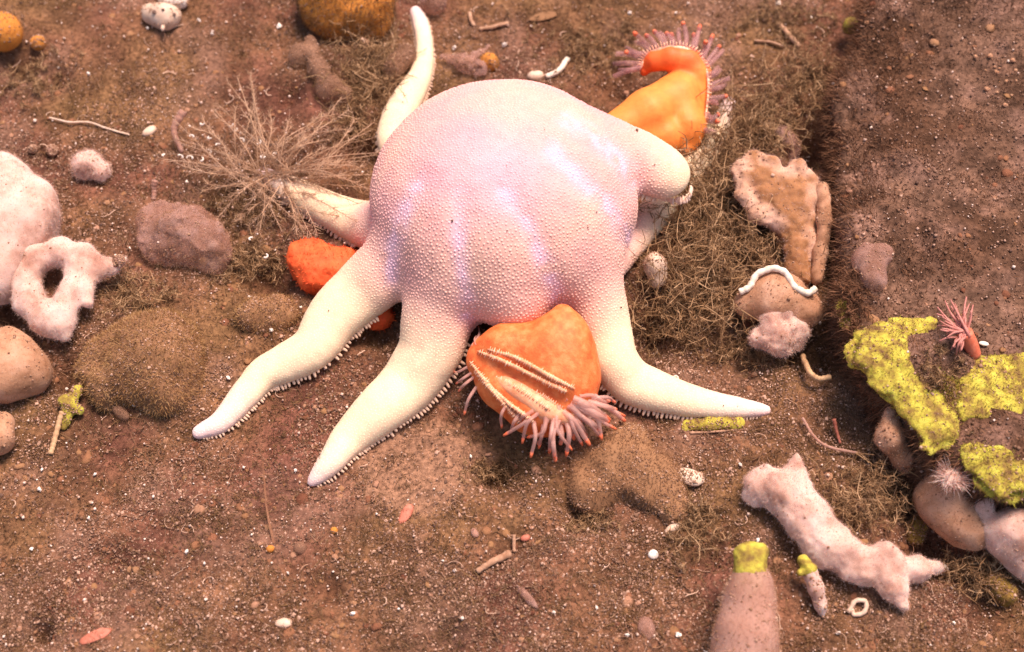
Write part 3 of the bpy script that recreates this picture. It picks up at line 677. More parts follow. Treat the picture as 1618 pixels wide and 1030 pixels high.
blob('pebble', 'small pinkish round lump above the pale puff', 'pebble', [[(82, 238, 9, 7)]], M_sw2, 2, 4, 1)
blob('pebble', 'tiny pinkish lump near the left edge under the silt thread', 'pebble', [[(52, 236, 7, 5)]], M_sw2, 2, 4, 1)
o, V, Fs = blob('sea_squirt', 'beige flattened sea squirt with two dark spots at the top left', 'sea squirt', [[(240, 22, 17, 14), (262, 26, 20, 16), (274, 24, 12, 14)]], M_shell, 2.5, 12, 1, 20)
M_dark = mat('dark_spot', [lin(90, 66, 56), lin(110, 84, 72)], 10, .6, .1)
for (x, y, r) in ((277, 24, 4), (243, 18, 5), (258, 14, 3)):
    b = ball(10, 6); s_ = surf_pt(V, x, y); obj('siphon', b[0] * A(r, r, 2) + s_ + A(0, 0, .6), b[1], M_dark, o)
s_ = surf_pt(V, 258, 42); v_, f_ = tube(np.array([s_ + A(0, 3, 0), s_ + A(0, -6, 0), s_ + A(0, -10, -3)]), [3, 4, 2.5], 8); obj('siphon', v_, f_, M_shell, o)
blob('white_shell', 'white rounded shell touching the top edge behind the beige sea squirt', 'shell', [[(262, -2, 12, 14), (285, 2, 12, 12)]], M_white, 2.5, 6, 1)
blob('orange_ball', 'smooth orange ball at the top left edge', 'sponge', [[(2, 50, 32, 24)]], M_ob, 3, 10, 1.2, 40, fz=700, fl=3)
blob('pebble', 'dull orange lump just right of the orange ball', 'pebble', [[(60, 68, 12, 6)]], M_ob, 2.5, 4, 1)
blob('orange_mound', 'large fuzzy orange brown mound cut by the top edge', 'sponge', [[(540, 8, 58, 30), (575, 15, 50, 28)], [(520, 0, 50, 30)]], M_ob, 3.5, 24, 4, 30, fz=6000, fl=9, fm=M_turf)
blob('polyp', 'small pale upright knob beneath the fuzzy orange mound', 'polyp', [[(577, 80, 5, 8), (577, 70, 6, 18), (573, 64, 5, 24)]], M_shell, 1.5, 4, .4)
blob('jelly_lobe', 'translucent grey brown lobe drooping below the fuzzy orange mound', 'sponge', [[(490, 65, 9, 24), (502, 105, 14, 20), (522, 140, 20, 14), (540, 150, 18, 10)], [(475, 90, 20, 12)]], M_tan2, 2.5, 14, 2, 18, fz=500, fl=5, fm=M_turf)
blob('jelly_ovoid', 'translucent tan ovoid lying against the upper left star arm', 'sponge', [[(622, 108, 17, 26), (642, 85, 16, 34)]], M_tan2, 2.5, 10, 1, 30, fz=500, fl=5, fm=M_turf)
blob('mauve_ball', 'smooth mauve ball at the top edge right of the arm tip', 'sea squirt', [[(684, 2, 22, 14)]], M_mauve, 2.5, 6, .6)
blob('jelly_web', 'torn translucent whitish web behind the top of the sea star', 'sponge', [[(700, 88, 4, 14), (735, 100, 12, 14), (760, 108, 12, 12)], [(735, 100, 8, 14), (775, 72, 4, 14)]], M_mauve, 2, 10, 3, 10, fz=300, fl=6)
blob('pebble', 'yellowish orange lump peeking over the top of the sea star', 'pebble', [[(772, 98, 16, 8)]], M_ob, 2.5, 6, 2, 14, fz=300, fl=5, fm=M_turf)
blob('mound_crust', 'rounded fuzzy olive brown mound left of the lower arms', 'sponge', [[(190, 590, 60, -24), (250, 570, 72, -22), (270, 610, 60, -26)]], M_bro, 4, 30, 7, 40, fz=11000, fl=8, fm=mat('mound_fuzz', [lin(124, 88, 54), lin(156, 116, 74), lin(182, 144, 102)], 40, .9, 0, island=.6), dust=4000)
blob('fuzzy_patch', 'low fuzzy olive patch between dark hollow and left arm', 'sponge', [[(400, 500, 30, -4), (440, 495, 30, -4)]], M_bro, 3.5, 20, 3, 20, fz=2500, fl=6, fm=MATS['mound_fuzz'], dust=900)
# yellow sponge and worm tube, left
blob('yellow_sponge', 'small bright yellow lobed sponge on the left beside a pale worm tube', 'sponge', [[(106, 668, 5, 8), (110, 640, 11, 16), (122, 618, 8, 20), (126, 610, 5, 24)], [(100, 632, 9, 20), (126, 648, 7, 14)], [(106, 650, 8, 14), (101, 676, 4, 6)]], M_yel, 2, 6, 1.2, 9)
def wtube(name, label, cat, pts, r, m, n=30, seg=8, parent=None, h=None, group=None, taper=1.0):
    S = spline([PG(t[0], t[1], t[2] if len(t) > 2 else r * .7) for t in pts], n)
    S = S + np.stack([fbm(S[:, 0], S[:, 1], S[:, 2], 12, 1, q) for q in (1, 2, 3)], 1) * r * .25
    R = np.linspace(r, r * taper, n) * (1 + .12 * np.sin(np.arange(n) * 1.9))
    V, Fs = tube(S, R, seg); return obj(name, V, Fs, m, parent, label=label, cat=cat, group=group)
wtube('worm_tube', 'straight pale tan worm tube standing below the small yellow sponge', 'worm tube', [(98, 650, 20), (91, 672, 14), (84, 700, 8), (80, 718, 4)], 4.2, M_tubet)
# right side
rim_ = C([(1225, 352, 10, 40), (1195, 338, 11, 44), (1174, 305, 11, 50), (1172, 272, 14, 55), (1190, 256, 15, 56), (1215, 262, 14, 56), (1238, 280, 13, 52), (1260, 270, 15, 55), (1279, 288, 13, 52), (1282, 318, 11, 48), (1272, 345, 11, 42), (1285, 400, 10, 30)])
V, Fs = grow([rim_, C([(1192, 285, 26, 40), (1215, 318, 30, 34), (1242, 345, 28, 30), (1258, 385, 22, 26), (1264, 435, 20, 18)]), C([(1215, 288, 26, 42), (1250, 308, 28, 38), (1262, 345, 26, 32)])], 2.4, 12, 3.5, 16, 3, 5)
dr = np.min([np.linalg.norm(V - p, axis=1) for p in spline([p for p, r in rim_], 60)], 0); tt = np.clip(1.25 - dr / 20 + .35 * fbm(V[:, 0], V[:, 1], V[:, 2], 18, 2, 4), 0, 1)[:, None]
M_fold = mat('folded_sponge', [(.7, .68, .66), (1.15, 1.15, 1.15)], 14, .85, .4, 6, attr=True, sss=.2, spec=.2)
o = obj('folded_sponge', V, Fs, M_fold, col=np.array(lin(222, 180, 158)) * tt + np.array(lin(160, 112, 76)) * (1 - tt), label='folded tan sponge with a pale rim left of the boulder', cat='sponge'); fuzz(o, V, Fs, 2500, 5, M_sw, .8, .7); silt_dust(o, V, Fs, 500)
blob('frond_sponge', 'narrow drooping tan frond hugging the boulder side', 'sponge', [[(1300, 300, 11, 60), (1303, 350, 12, 50), (1296, 400, 11, 36), (1290, 440, 10, 22)]], M_tan, 2.5, 8, 2, 14, fz=500, fl=4)
blob('brown_sponge', 'brown domed sponge under the white curved worm tube', 'sponge', [[(1185, 480, 26, 34), (1225, 470, 40, 36), (1265, 490, 34, 30)]], M_tan, 3, 18, 2, 22, fz=1200, fl=5)
blob('white_sponge', 'fluffy whitish sponge hanging below the brown domed sponge', 'sponge', [[(1200, 535, 16, 48), (1225, 530, 24, 52), (1258, 520, 22, 54)], [(1222, 500, 10, 62), (1255, 488, 8, 64)], [(1235, 548, 14, 40), (1255, 545, 8, 40)], [(1215, 510, 14, 58)]], M_sw, 2.5, 12, 4, 14, fz=1800, fl=5)
wtube('worm_tube', 'white curved worm tube arching over the brown domed sponge', 'worm tube', [(1168, 461, 62), (1184, 452, 68), (1196, 434, 74), (1218, 424, 78), (1240, 430, 78), (1255, 452, 72), (1276, 462, 66), (1288, 455, 66)], 5.4, M_tube, 44)
wtube('stalk', 'tan curved stalk looping in the dark gap under the boulder', 'stalk', [(1268, 562, 40), (1278, 585, 30), (1292, 598, 24), (1312, 596, 24)], 4.5, M_tubet)
blob('cream_sponge', 'short stubby cream tube sponge right of the star in the weeds', 'sponge', [[(1038, 440, 15, 20), (1035, 420, 17, 34), (1034, 414, 16, 40)]], M_shell, 2.5, 6, 1, 14, fz=400, fl=3)
blob('jelly_sponge', 'translucent mauve blob on the boulder above the yellow sponge', 'sponge', [[(1372, 408, 26, 104), (1380, 440, 22, 102)], [(1395, 400, 16, 104)]], M_mauve, 3, 14, 3, 20)
blob('jelly_sponge', 'dim mauve lump in the dark hollow above the folded sponge', 'sponge', [[(1238, 215, 16, 20), (1245, 235, 22, 16)]], M_mauve, 3, 12, 3, 18)
blob('white_sponge', 'thick branching white sponge lying at the lower right', 'sponge', [[(1195, 768, 20, 24), (1235, 775, 34, 30), (1272, 815, 36, 32), (1310, 865, 32, 30), (1355, 895, 26, 28), (1398, 890, 24, 28), (1445, 898, 19, 26), (1488, 895, 9, 22)],
     [(1248, 765, 24, 30), (1258, 735, 12, 36), (1260, 722, 5, 40)], [(1395, 890, 26, 28), (1412, 930, 19, 22), (1425, 952, 9, 16)], [(1200, 760, 18, 26), (1190, 790, 14, 16)], [(1300, 830, 18, 36), (1345, 868, 16, 36)]], M_sw, 2.8, 16, 4, 22, fz=4500, fl=4.5, oct=3)
o, V, Fs = blob('tube_sponge', 'translucent brown tube sponge with a yellow cap at the bottom edge', 'sponge', [[(1172, 1100, 58, 40), (1178, 1010, 52, 62), (1184, 945, 40, 76), (1187, 925, 34, 80)]], M_sw2, 3.5, 6, 2.5, 50, fz=2600, fl=7, fm=M_tan, dust=900)
V, Fs = grow([C([(1186, 908, 27, 84), (1186, 880, 24, 92)]), C([(1175, 876, 14, 94)]), C([(1204, 872, 12, 94)])], 2.5, 8, 2.5, 14); obj('yellow_cap', V, Fs, M_yel, o)
o, V, Fs = blob('tube_sponge', 'small white tube sponge with bright yellow top below the branching sponge', 'sponge', [[(1280, 905, 13, 34), (1290, 930, 12, 26), (1297, 958, 9, 12), (1300, 970, 5, 4)]], M_sw, 2, 6, 1.2, 12)
V, Fs = grow([C([(1277, 898, 13, 38), (1268, 885, 9, 42)]), C([(1263, 905, 6, 38)])], 2, 6, 1.5, 8); obj('yellow_cap', V, Fs, M_yel, o)
wtube('worm_loop', 'pale curled worm loop on the silt under the branching sponge', 'worm', [(1340, 968, 4), (1352, 950, 8), (1368, 950, 8), (1366, 966, 5), (1350, 972, 4), (1345, 962, 4)], 3.4, M_shell)
o, V, Fs = blob('hairy_sponge', 'brown smooth sponge with a pale hairy crown at the lower right', 'sponge', [[(1490, 790, 46, 40), (1530, 820, 48, 30)], [(1505, 760, 30, 70)]], M_tan, 3.5, 26, 3, 40, fz=1200, fl=5)
b = ball(12, 8); s_ = surf_pt(V, 1506, 752); obj('crown', b[0] * A(17, 15, 9) + s_, b[1], M_sw, o)
n = 420; d = rng.normal(size=(n, 3)); d[:, 2] = np.abs(d[:, 2]) * .6; d /= np.linalg.norm(d, axis=1, keepdims=True)
V2, F2 = ribbons(s_ + d * A(15, 13, 8), d + rng.normal(size=d.shape) * .2, rng.uniform(10, 24, n), np.full(n, 1.3), .3); obj('hairs', V2, F2, M_sw, o, smooth=False, kind='stuff')
blob('cream_sponge', 'cream pointed sponge cut by the lower right edge', 'sponge', [[(1560, 835, 22, 40), (1600, 840, 36, 44), (1640, 850, 40, 40)], [(1552, 822, 16, 50), (1556, 795, 11, 66), (1562, 778, 6, 76)], [(1590, 865, 24, 30), (1640, 900, 30, 20)]], M_sw, 3, 14, 2.5, 24, fz=1500, fl=4)
blob('cream_sponge', 'rounded cream lump at the right edge under the pointed sponge', 'sponge', [[(1618, 888, 18, 24)]], M_sw, 3, 6, 1.5)
blob('hanging_sponge', 'limp tan sponge hanging in the gap beside the yellow sponge', 'sponge', [[(1408, 655, 14, 70), (1405, 690, 20, 60), (1425, 722, 18, 44), (1432, 742, 10, 34)]], M_tan, 2.5, 10, 2, 18, fz=900, fl=5)
# yellow sponge on the boulder
def on_boulder(lst): return [(boulder_top(x, y) + A(0, 0, dz), r) for x, y, r, dz in lst]
def ysp(label, chs, m=M_yel, k=12, namp=12):
    V, Fs = grow([on_boulder(c) for c in chs], 3, k, namp, 34, 4, random.randint(0, 99), flat=.27); o = obj('yellow_sponge', V, Fs, m, label=label, cat='sponge', group='yellow sponge patches on the boulder edge'); fuzz(o, V, Fs, 1500, 7, M_yel, .9, .8); fuzz(o, V, Fs, 900, 8, M_rfuzz, .9, .8); silt_dust(o, V, Fs, 400); return o
ysp('yellow sponge strip at the boulder corner, leftmost of the patches', [[(1366, 550, 28, 0), (1398, 560, 32, 0), (1408, 595, 30, 0), (1436, 622, 32, 0)], [(1395, 545, 26, 0), (1425, 518, 24, 0), (1470, 514, 22, 0)], [(1440, 630, 36, 0), (1472, 662, 38, 0), (1490, 692, 28, -4)], [(1480, 640, 30, -2), (1515, 625, 28, 0)], [(1410, 620, 24, 0)]])
ysp('bright yellow sponge patch near the right edge under the pink anemone', [[(1545, 598, 36, 0), (1585, 592, 38, 0), (1630, 582, 38, 0)], [(1538, 632, 30, 0), (1575, 628, 34, 0)], [(1610, 615, 36, 0)]])
ysp('small dull yellow sponge lump between the larger yellow patches', [[(1478, 585, 14, 0), (1492, 605, 12, 0), (1500, 650, 14, -2)]], M_oliv)
ysp('yellow sponge patch lowest on the boulder near the hairy sponge', [[(1545, 728, 20, 2), (1580, 742, 28, 0), (1622, 742, 32, 0)], [(1565, 752, 24, -2), (1605, 764, 24, -4)]])
ysp('thin dull yellow sponge smear on the boulder edge facing the dark gap', [[(1335, 480, 10, 0), (1340, 510, 10, 0)]], M_oliv)
blob('yellow_sponge', 'thin yellow sponge sliver under the tip of the right star arm', 'sponge', [[(1085, 674, 9, 0), (1120, 668, 13, 2), (1165, 668, 11, 2)]], M_yel, 2.5, 6, 2, 10, flat=.6)
blob('olive_sponge', 'dull olive sponge lump behind the branching white sponge', 'sponge', [[(1450, 830, 16, 16), (1445, 850, 12, 10)]], M_oliv, 2.5, 8, 2.5, 12, fz=400, fl=6, fm=M_turf)
blob('olive_sponge', 'dull olive sponge patch in shade near the bottom right corner', 'sponge', [[(1570, 920, 16, 10), (1590, 940, 18, 8)]], M_oliv, 2.5, 10, 2.5, 12, fz=400, fl=6, fm=M_turf)
blob('olive_sponge', 'small green yellow lump at the top beside the boulder', 'sponge', [[(1345, 40, 13, 40)]], M_yel, 2.5, 6, 2, 10, fz=200, fl=5, fm=M_turf)
blob('silt_stone', 'smooth silt-coated brown stone right below the front anemone', 'stone', [[(925, 735, 34, -4), (985, 715, 38, 6), (1030, 765, 40, 4), (1062, 800, 24, 0)], [(940, 778, 40, -8)], [(985, 700, 26, 10)], [(970, 760, 40, 0)]], M_bro, 3.5, 26, 9, 40, fz=5000, fl=7, fm=M_bro, flat=.7, dust=2500)
blob('white_pebble', 'pale angular pebble beside the silt-coated stone', 'pebble', [[(1080, 752, 14, 12), (1100, 756, 13, 10)]], M_shell, 2, 5, 1.5, 10, flat=.6)
# small loose things
for (x, y) in [(1552, 92), (1562, 100), (1572, 88), (1580, 106), (1592, 86), (1596, 112), (1556, 114), (1568, 120), (1584, 130), (1604, 128), (1578, 144), (1596, 150), (1560, 142), (1608, 98), (1534, 112), (1590, 166)]:
    b = ball(9, 6); p = boulder_top(x, y) + A(0, 0, 2); r = rng.uniform(2.2, 5); p = p + A(*rng.normal(size=2) * 6, -1.2); V = b[0] * A(r, r * .9, r * .7); obj('pebble', V * (1 + .12 * rng.normal(size=(len(V), 1))) + p, b[1], M_tan, label='small pale round pebble in the cluster on the boulder at upper right', cat='pebble', group='pale pebbles clustered on the boulder')
def bit(name, label, cat, px, py, sx, sy, ang, m, hgt=.4, group=None):
    b = ball(12, 8); p = PG(px, py, 2); s = PS(p); a = math.radians(ang); R = np.array([[math.cos(a), -math.sin(a), 0], [math.sin(a), math.cos(a), 0], [0, 0, 1]])
    V = b[0] * A(sx, sy, min(sx, sy) * hgt) * s; V = V * (1 + .12 * fbm(V[:, 0], V[:, 1], V[:, 2], 6, 1, random.randint(0, 99)))[:, None]
    return obj(name, V @ R.T + p, b[1], m, label=label, cat=cat, group=group)
bit('leaf', 'reddish pink oval leaf lying on the silt below the stars lower arm', 'leaf', 641, 812, 21, 9, 62, M_leaf)
bit('shell', 'pale shell edge peeking over the top of the sea star', 'shell', 846, 120, 14, 9, 10, M_shell, .9)
bit('bark_flake', 'flat brown angular flake near the top edge', 'flake', 858, 26, 24, 9, 18, M_bro, .3)
bit('slug', 'translucent grey sea slug lying low in the bottom centre', 'sea slug', 832, 942, 26, 7, -48, M_mauve, .9)
bit('jelly_lump', 'translucent mauve lump near the bottom edge', 'sea squirt', 1021, 992, 15, 20, 10, M_mauve, .8)
bit('jelly_lump', 'small round translucent lump on the silt right of the thin plume', 'sea squirt', 474, 866, 11, 11, 0, M_tan2, .8)
bit('jelly_lump', 'small brownish translucent polyp left of the leftmost arm tip', 'sea squirt', 190, 650, 20, 10, -45, M_tan2, .9)
bit('shell_chip', 'white and grey shell chip near the lower left bottom', 'shell', 448, 984, 15, 8, 0, M_shell, .6)
bit('pebble', 'round pinkish pebble below the twig, bottom centre', 'pebble', 750, 842, 9, 6, -60, M_sw2, .8)
bit('pebble', 'pinkish oval pebble just right of the upright twig', 'pebble', 830, 850, 8, 6, 20, M_leaf, .8)
bit('shell_chip', 'pale elongated shell chip right of the silt-coated stone', 'shell', 1065, 832, 20, 7, 35, M_shell, .8)
bit('shell_chip', 'small white shell chip at lower centre right', 'shell', 1032, 876, 9, 8, 0, M_white, .8)
bit('red_weed', 'reddish weed flake at the bottom left edge', 'seaweed', 150, 1005, 26, 10, 25, M_leaf, .3)
bit('shell_chip', 'broken pink white shell chip under the silt thread, upper left', 'shell', 236, 207, 13, 8, 40, M_shell, .7)
bit('shell_chip', 'tiny white shell beside the base of the pink anemone', 'shell', 1553, 545, 8, 4, -10, M_white, .6)
tmp = bpy.data.objects['shell_chip.003'] if 'shell_chip.003' in bpy.data.objects else None
# the shell beside the pink anemone sits on the boulder
for o in [o for o in COL.objects if o.get('label') == 'tiny white shell beside the base of the pink anemone']: o.location = Vector((boulder_top(1553, 545) + A(0, 0, 2)) * U)
bit('pebble', 'small orange pebble low on the left centre silt', 'pebble', 427, 867, 7, 6, 0, M_ob, .9)
bit('pebble', 'small orange pebble right of the round translucent lump', 'pebble', 528, 838, 6, 6, 0, M_ob, .9)
wtube('worm_tube', 'white bent worm tube behind the top right of the sea star', 'worm tube', [(896, 92, 10), (888, 106, 8), (876, 116, 6), (862, 121, 4)], 5, M_tube, 24)
wtube('twig', 'pale thin twig lying near the top edge right of the arm tip', 'twig', [(757, 46, 4), (780, 42, 6), (803, 36, 5)], 3.6, M_twig, 16)
wtube('twig', 'short forked pale twig at the top right of the arm tip', 'twig', [(742, 20, 4), (744, 32, 5), (750, 41, 4)], 3.6, M_twig, 14)
wtube('twig', 'pale brown twig lying slanted near the top right', 'twig', [(1230, 37, 5), (1246, 55, 6), (1263, 74, 4)], 4.6, M_twig, 16)
wtube('twig', 'thin twig lying across the silt left of the slanted twig', 'twig', [(1192, 64, 5), (1215, 66, 6), (1238, 73, 4)], 2.4, M_twig, 16)
wtube('twig', 'pale slanted twig low in the bottom centre', 'twig', [(753, 903, 4), (778, 888, 6), (806, 874, 7)], 4.0, M_twig, 16, taper=1.5)
wtube('twig', 'short upright pale twig at the end of the slanted bottom twig', 'twig', [(813, 872, 3), (812, 858, 8), (812, 845, 12)], 2.6, M_twig, 12)
wtube('straw', 'thin brown straw under the tip of the right star arm', 'twig', [(1090, 684, 2), (1130, 682, 3), (1176, 677, 2)], 2.0, M_twig, 18)
wtube('thread', 'pale silt-covered thread across the upper left silt', 'thread', [(78, 186, 5), (110, 193, 7), (140, 193, 6), (170, 203, 4), (205, 213, 3)], 1.8, M_shell, 30)
wtube('thread', 'mauve curved thread right of the right arm tip', 'thread', [(1268, 660, 14), (1285, 688, 16), (1310, 706, 14), (1362, 717, 8)], 2.2, M_sw2, 30)
wtube('polyp_stalk', 'pinkish upright polyp stalk left of the feathery hydroid', 'polyp', [(288, 240, 4), (277, 215, 24), (276, 200, 34), (283, 187, 42), (290, 175, 48)], 4.0, M_sw2, 24, taper=1.9)
wtube('polyp_stalk', 'second faint polyp stalk below the left plumes', 'polyp', [(243, 315, 4), (244, 300, 14), (245, 285, 26)], 4.0, M_sw2, 18, taper=1.3)
wtube('pink_sprig', 'thin pink sprig standing right of the right arm tip', 'sprig', [(1328, 700, 4), (1322, 680, 14), (1318, 662, 24)], 1.8, M_leaf, 18, taper=1.8)

# pink anemone on the boulder
pb = boulder_top(1540, 562); pa = empty('anemone', pb, 'small pink anemone with spread tentacles on the boulder above the yellow sponge', 'anemone')
c1 = pb; c2 = P(1534, 545, pb[2] + 16); c3 = P(1524, 526, pb[2] + 34)
M_pk = mat('pink_column', [lin(206, 104, 74), lin(222, 128, 100)], 12, .5, .2, 4, sss=.2); M_pt = mat('pink_tentacle', [lin(190, 120, 108), lin(206, 142, 130)], 12, .45, 0, transp=.15)
V, Fs = tube(spline([c1, c2, c3], 10), np.linspace(10, 12, 10), 12); obj('column', V, Fs, M_pk, pa)
for q in range(34):
    a = math.radians(rng.uniform(35, 265)); L = rng.uniform(40, 72) * (1 if a < 2.6 else .75)
    e = (1522 + math.cos(a) * L * .8, 522 - math.sin(a) * L * .75); mid = (1522 + math.cos(a) * L * .45 + rng.normal() * 2, 522 - math.sin(a) * L * .42 + rng.normal() * 2)
    st = c3 + rng.normal(size=3) * 4; V, Fs = tube(spline([st, P(*mid, c3[2] + rng.uniform(0, 14)), P(*e, c3[2] + rng.uniform(-8, 16))], 9), np.linspace(2.3, 1.1, 9), 6); obj('tentacle', V, Fs, M_pt, pa)

# ------------------------------------------------------------------ feathery hydroid and weeds
M_hyd = mat('hydroid_plume', [lin(150, 112, 84), lin(184, 146, 116), lin(214, 178, 152)], 25, .7, 0, island=.5, spec=.3)
hb = PG(432, 292, 6); hyd = empty('hydroid', hb, 'feathery tan hydroid with pale plumes spreading left of the sea star', 'hydroid')
ends = [(588, 205), (580, 228), (592, 245), (575, 262), (590, 275), (560, 190), (540, 200), (585, 300), (575, 325), (555, 345), (530, 180), (505, 190), (360, 130), (395, 118), (372, 170), (345, 165), (320, 190), (400, 150), (300, 200), (285, 225), (255, 243), (265, 252), (300, 262),
        (330, 290), (350, 320), (380, 345), (410, 365), (445, 365), (480, 370), (500, 365), (330, 235), (420, 190), (460, 200), (480, 215), (520, 220), (545, 250), (540, 280), (520, 310)]
for q, (ex, ey) in enumerate(ends + [(a + rng.normal() * 16, b + rng.normal() * 12) for a, b in ends]):
    st = (425 + rng.normal() * 30, 285 + rng.normal() * 14); hh = rng.uniform(30, 85)
    mid = ((st[0] + ex) / 2 + rng.normal() * 8, (st[1] + ey) / 2 + rng.normal() * 8 - 6)
    S = spline([PG(*st, 14), PG(*mid, hh), PG(ex, ey, hh * rng.uniform(.5, .9))], 26)
    parts = [tube(S, np.linspace(1.1, .5, 26), 4)]
    Tn = np.gradient(S, axis=0); Tn /= np.linalg.norm(Tn, axis=1, keepdims=True)
    ii = rng.integers(3, 26, 110); sd_ = np.cross(Tn[ii], rng.normal(size=(110, 3))); sd_ /= np.linalg.norm(sd_, axis=1, keepdims=True)
    parts.append(ribbons(S[ii] + Tn[ii] * rng.uniform(0, 4, (110, 1)), Tn[ii] * 1.1 + sd_, rng.uniform(7, 18, 110), np.full(110, .65), .25))
    V, Fs = join(parts); obj('plume', V, Fs, M_hyd, hyd, smooth=False)
for q, (x, y) in enumerate([(303, 216), (320, 196), (332, 218), (365, 198), (382, 222), (345, 230), (330, 240), (285, 248), (260, 246), (318, 252), (300, 250), (416, 248), (434, 245), (372, 205), (408, 225), (398, 378), (420, 405), (470, 262)]):
    c = PG(x, y, 40 if x < 440 else 30); a0 = rng.uniform(0, 6.28); th = a0 + np.linspace(0, rng.uniform(2.5, 4.5), 10); r = rng.uniform(3.2, 5)
    up = UPV * .5 + A(0, 0, .5); S = c + np.stack([np.cos(th) * r, np.sin(th) * r * .8, np.linspace(0, 3, 10)], 1)
    V, Fs = tube(S, np.linspace(1.9, 1.2, 10), 6); obj('coiled_worm_tube', V, Fs, M_white, label='tiny white coiled worm tube clinging to the feathery hydroid or weed beside it', cat='worm tube', group='tiny coiled worm tubes around the hydroid')
q_ = np.array([PG(425 + a * 75, 265 + b * 50, rng.uniform(15, 70)) for a, b in rng.normal(size=(260, 2))]); s = rng.gamma(1.5, .5, 260) + .5; V, Fs = inst(*OCT, rotmats(260) * s[:, None, None], q_); obj('white_specks', V, Fs, M_grit, hyd, kind='stuff')
# thin upright plume, lower left
S = spline([PG(432, 858, 2), PG(421, 800, 26), PG(416, 740, 54), PG(408, 690, 80)], 40); parts = [tube(S, np.linspace(1.8, .8, 40), 5)]
ii = np.repeat(np.arange(14, 40), 6); parts.append(ribbons(S[ii], rng.normal(size=(len(ii), 3)) * A(1, .4, .5), rng.uniform(6, 12, len(ii)), np.full(len(ii), .8), .3))
V, Fs = join(parts); obj('thin_plume', V, Fs, mat('thin_plume', [lin(150, 100, 74), lin(170, 122, 92)], 20, .8, 0, transp=.3), smooth=False, label='slender brush-like plume rising left of the lower left arm tip', cat='hydroid')

def weed(label, cx, cy, rx, ry, n, hmin, hmax, m=M_weed, base=None, name='seaweed_tuft', wid=1.0, group='tangled brown weed tufts'):
    parts = []
    for _ in range(n):
        x, y = cx + rng.normal() * rx * .5, cy + rng.normal() * ry * .5
        p = (PG(x, y, 0) if base is None else boulder_top(x, y)); p = p - A(0, 0, 3); hgt = rng.uniform(hmin, hmax)
        d = A(rng.normal() * .6, rng.normal() * .6, 1.0); d /= np.linalg.norm(d); k = 9; pts = [p]; z0 = p[2]
        for q in range(k):
            d = d + rng.normal(size=3) * .62; d /= np.linalg.norm(d)
            if pts[-1][2] > z0 + hgt * .8: d[2] -= .5
            if pts[-1][2] < z0 + 4: d[2] = abs(d[2])
            pts.append(pts[-1] + d * hgt * .2)
        S = spline(pts, 20); parts.append(tube(S, np.linspace(.85, .4, 20) * wid, 3, cap=False))
        nb = 46; ii = rng.integers(3, 19, nb); dr = rng.normal(size=(nb, 3)); parts.append(ribbons(S[ii], dr, rng.uniform(3, 10, nb), np.full(nb, .9 * wid), .6))
        for b_ in range(2):
            i0 = rng.integers(4, 15); q0 = S[i0]; dd_ = rng.normal(size=3); dd_ /= np.linalg.norm(dd_); q1 = q0 + dd_ * hgt * .3; q2 = q1 + (dd_ + rng.normal(size=3) * .6) * hgt * .25
            parts.append(tube(spline([q0, q1, q2], 8), np.linspace(.9, .5, 8) * wid, 3, cap=False))
    V, Fs = join(parts); return obj(name, V, Fs, m, smooth=False, label=label, cat='seaweed', group=group)
W = [('tangled weed tuft against the base of the raised right star arm', 1110, 300, 55, 40, 130, 40, 95), ('tangled weed tuft right of the cream tube sponge', 1110, 400, 70, 60, 180, 35, 90), ('dense tangled weed tuft left of the brown domed sponge', 1110, 470, 80, 40, 170, 30, 85),
     ('weed tuft in the shaded gap below the weeds, right of star', 1060, 520, 60, 25, 70, 20, 50), ('weed tuft behind the rear anemone', 1195, 190, 50, 60, 130, 30, 75), ('weed tuft between folded sponge and white worm tube', 1200, 400, 50, 30, 80, 25, 60),
     ('weed tuft draped over the thin arm behind the raised right arm', 1118, 235, 34, 50, 130, 45, 95), ('weed tuft in front of the raised right arm tip', 1075, 345, 30, 25, 60, 30, 60), ('sparse weed tuft above the folded sponge', 1270, 130, 60, 50, 90, 20, 55), ('weed tuft under the whitish sponge', 1180, 560, 70, 25, 80, 16, 40), ('weed tuft beside the dark hollow left of orange lump', 400, 420, 60, 25, 80, 20, 45), ('weed tuft around the feathery hydroid base', 390, 330, 60, 40, 90, 14, 36),
     ('weed tuft left of the upper left star arm', 585, 130, 40, 60, 170, 30, 75), ('weed tuft by the upper left dome edge', 560, 210, 30, 30, 60, 20, 50), ('weed tuft above the branching white sponge', 1370, 790, 70, 40, 130, 20, 55), ('weed tuft in the gap behind the branching white sponge', 1430, 780, 40, 40, 60, 20, 60),
     ('weed tuft near the bottom right corner', 1540, 910, 60, 25, 80, 16, 45), ('weed tuft at the top left edge under orange ball', 50, 130, 60, 30, 60, 14, 36), ('weed tuft between ring sponge and mauve mass', 215, 470, 50, 30, 70, 14, 36), ('weed tuft right of the silt-coated stone', 1095, 830, 30, 50, 50, 20, 45),
     ('weed tuft along the top edge centre', 950, 80, 90, 50, 110, 12, 34), ('weed tuft in the hollow under the front anemone', 770, 745, 40, 14, 40, 10, 26), ('weed tuft beneath the silt-coated stone', 930, 830, 40, 14, 40, 10, 24), ('weed tuft along the top right beside the slanted twig', 1240, 30, 70, 30, 70, 12, 34)]
for a in W: weed(*a)
weed('sparse weed fringe on the boulder corner above yellow sponge', 1350, 480, 20, 50, 60, 10, 26, M_rfuzz, base=1, group='weed fringes on the boulder')
weed('weed fringe on the boulder between yellow patches', 1480, 600, 50, 40, 60, 8, 20, M_weed, base=1, group='weed fringes on the boulder')

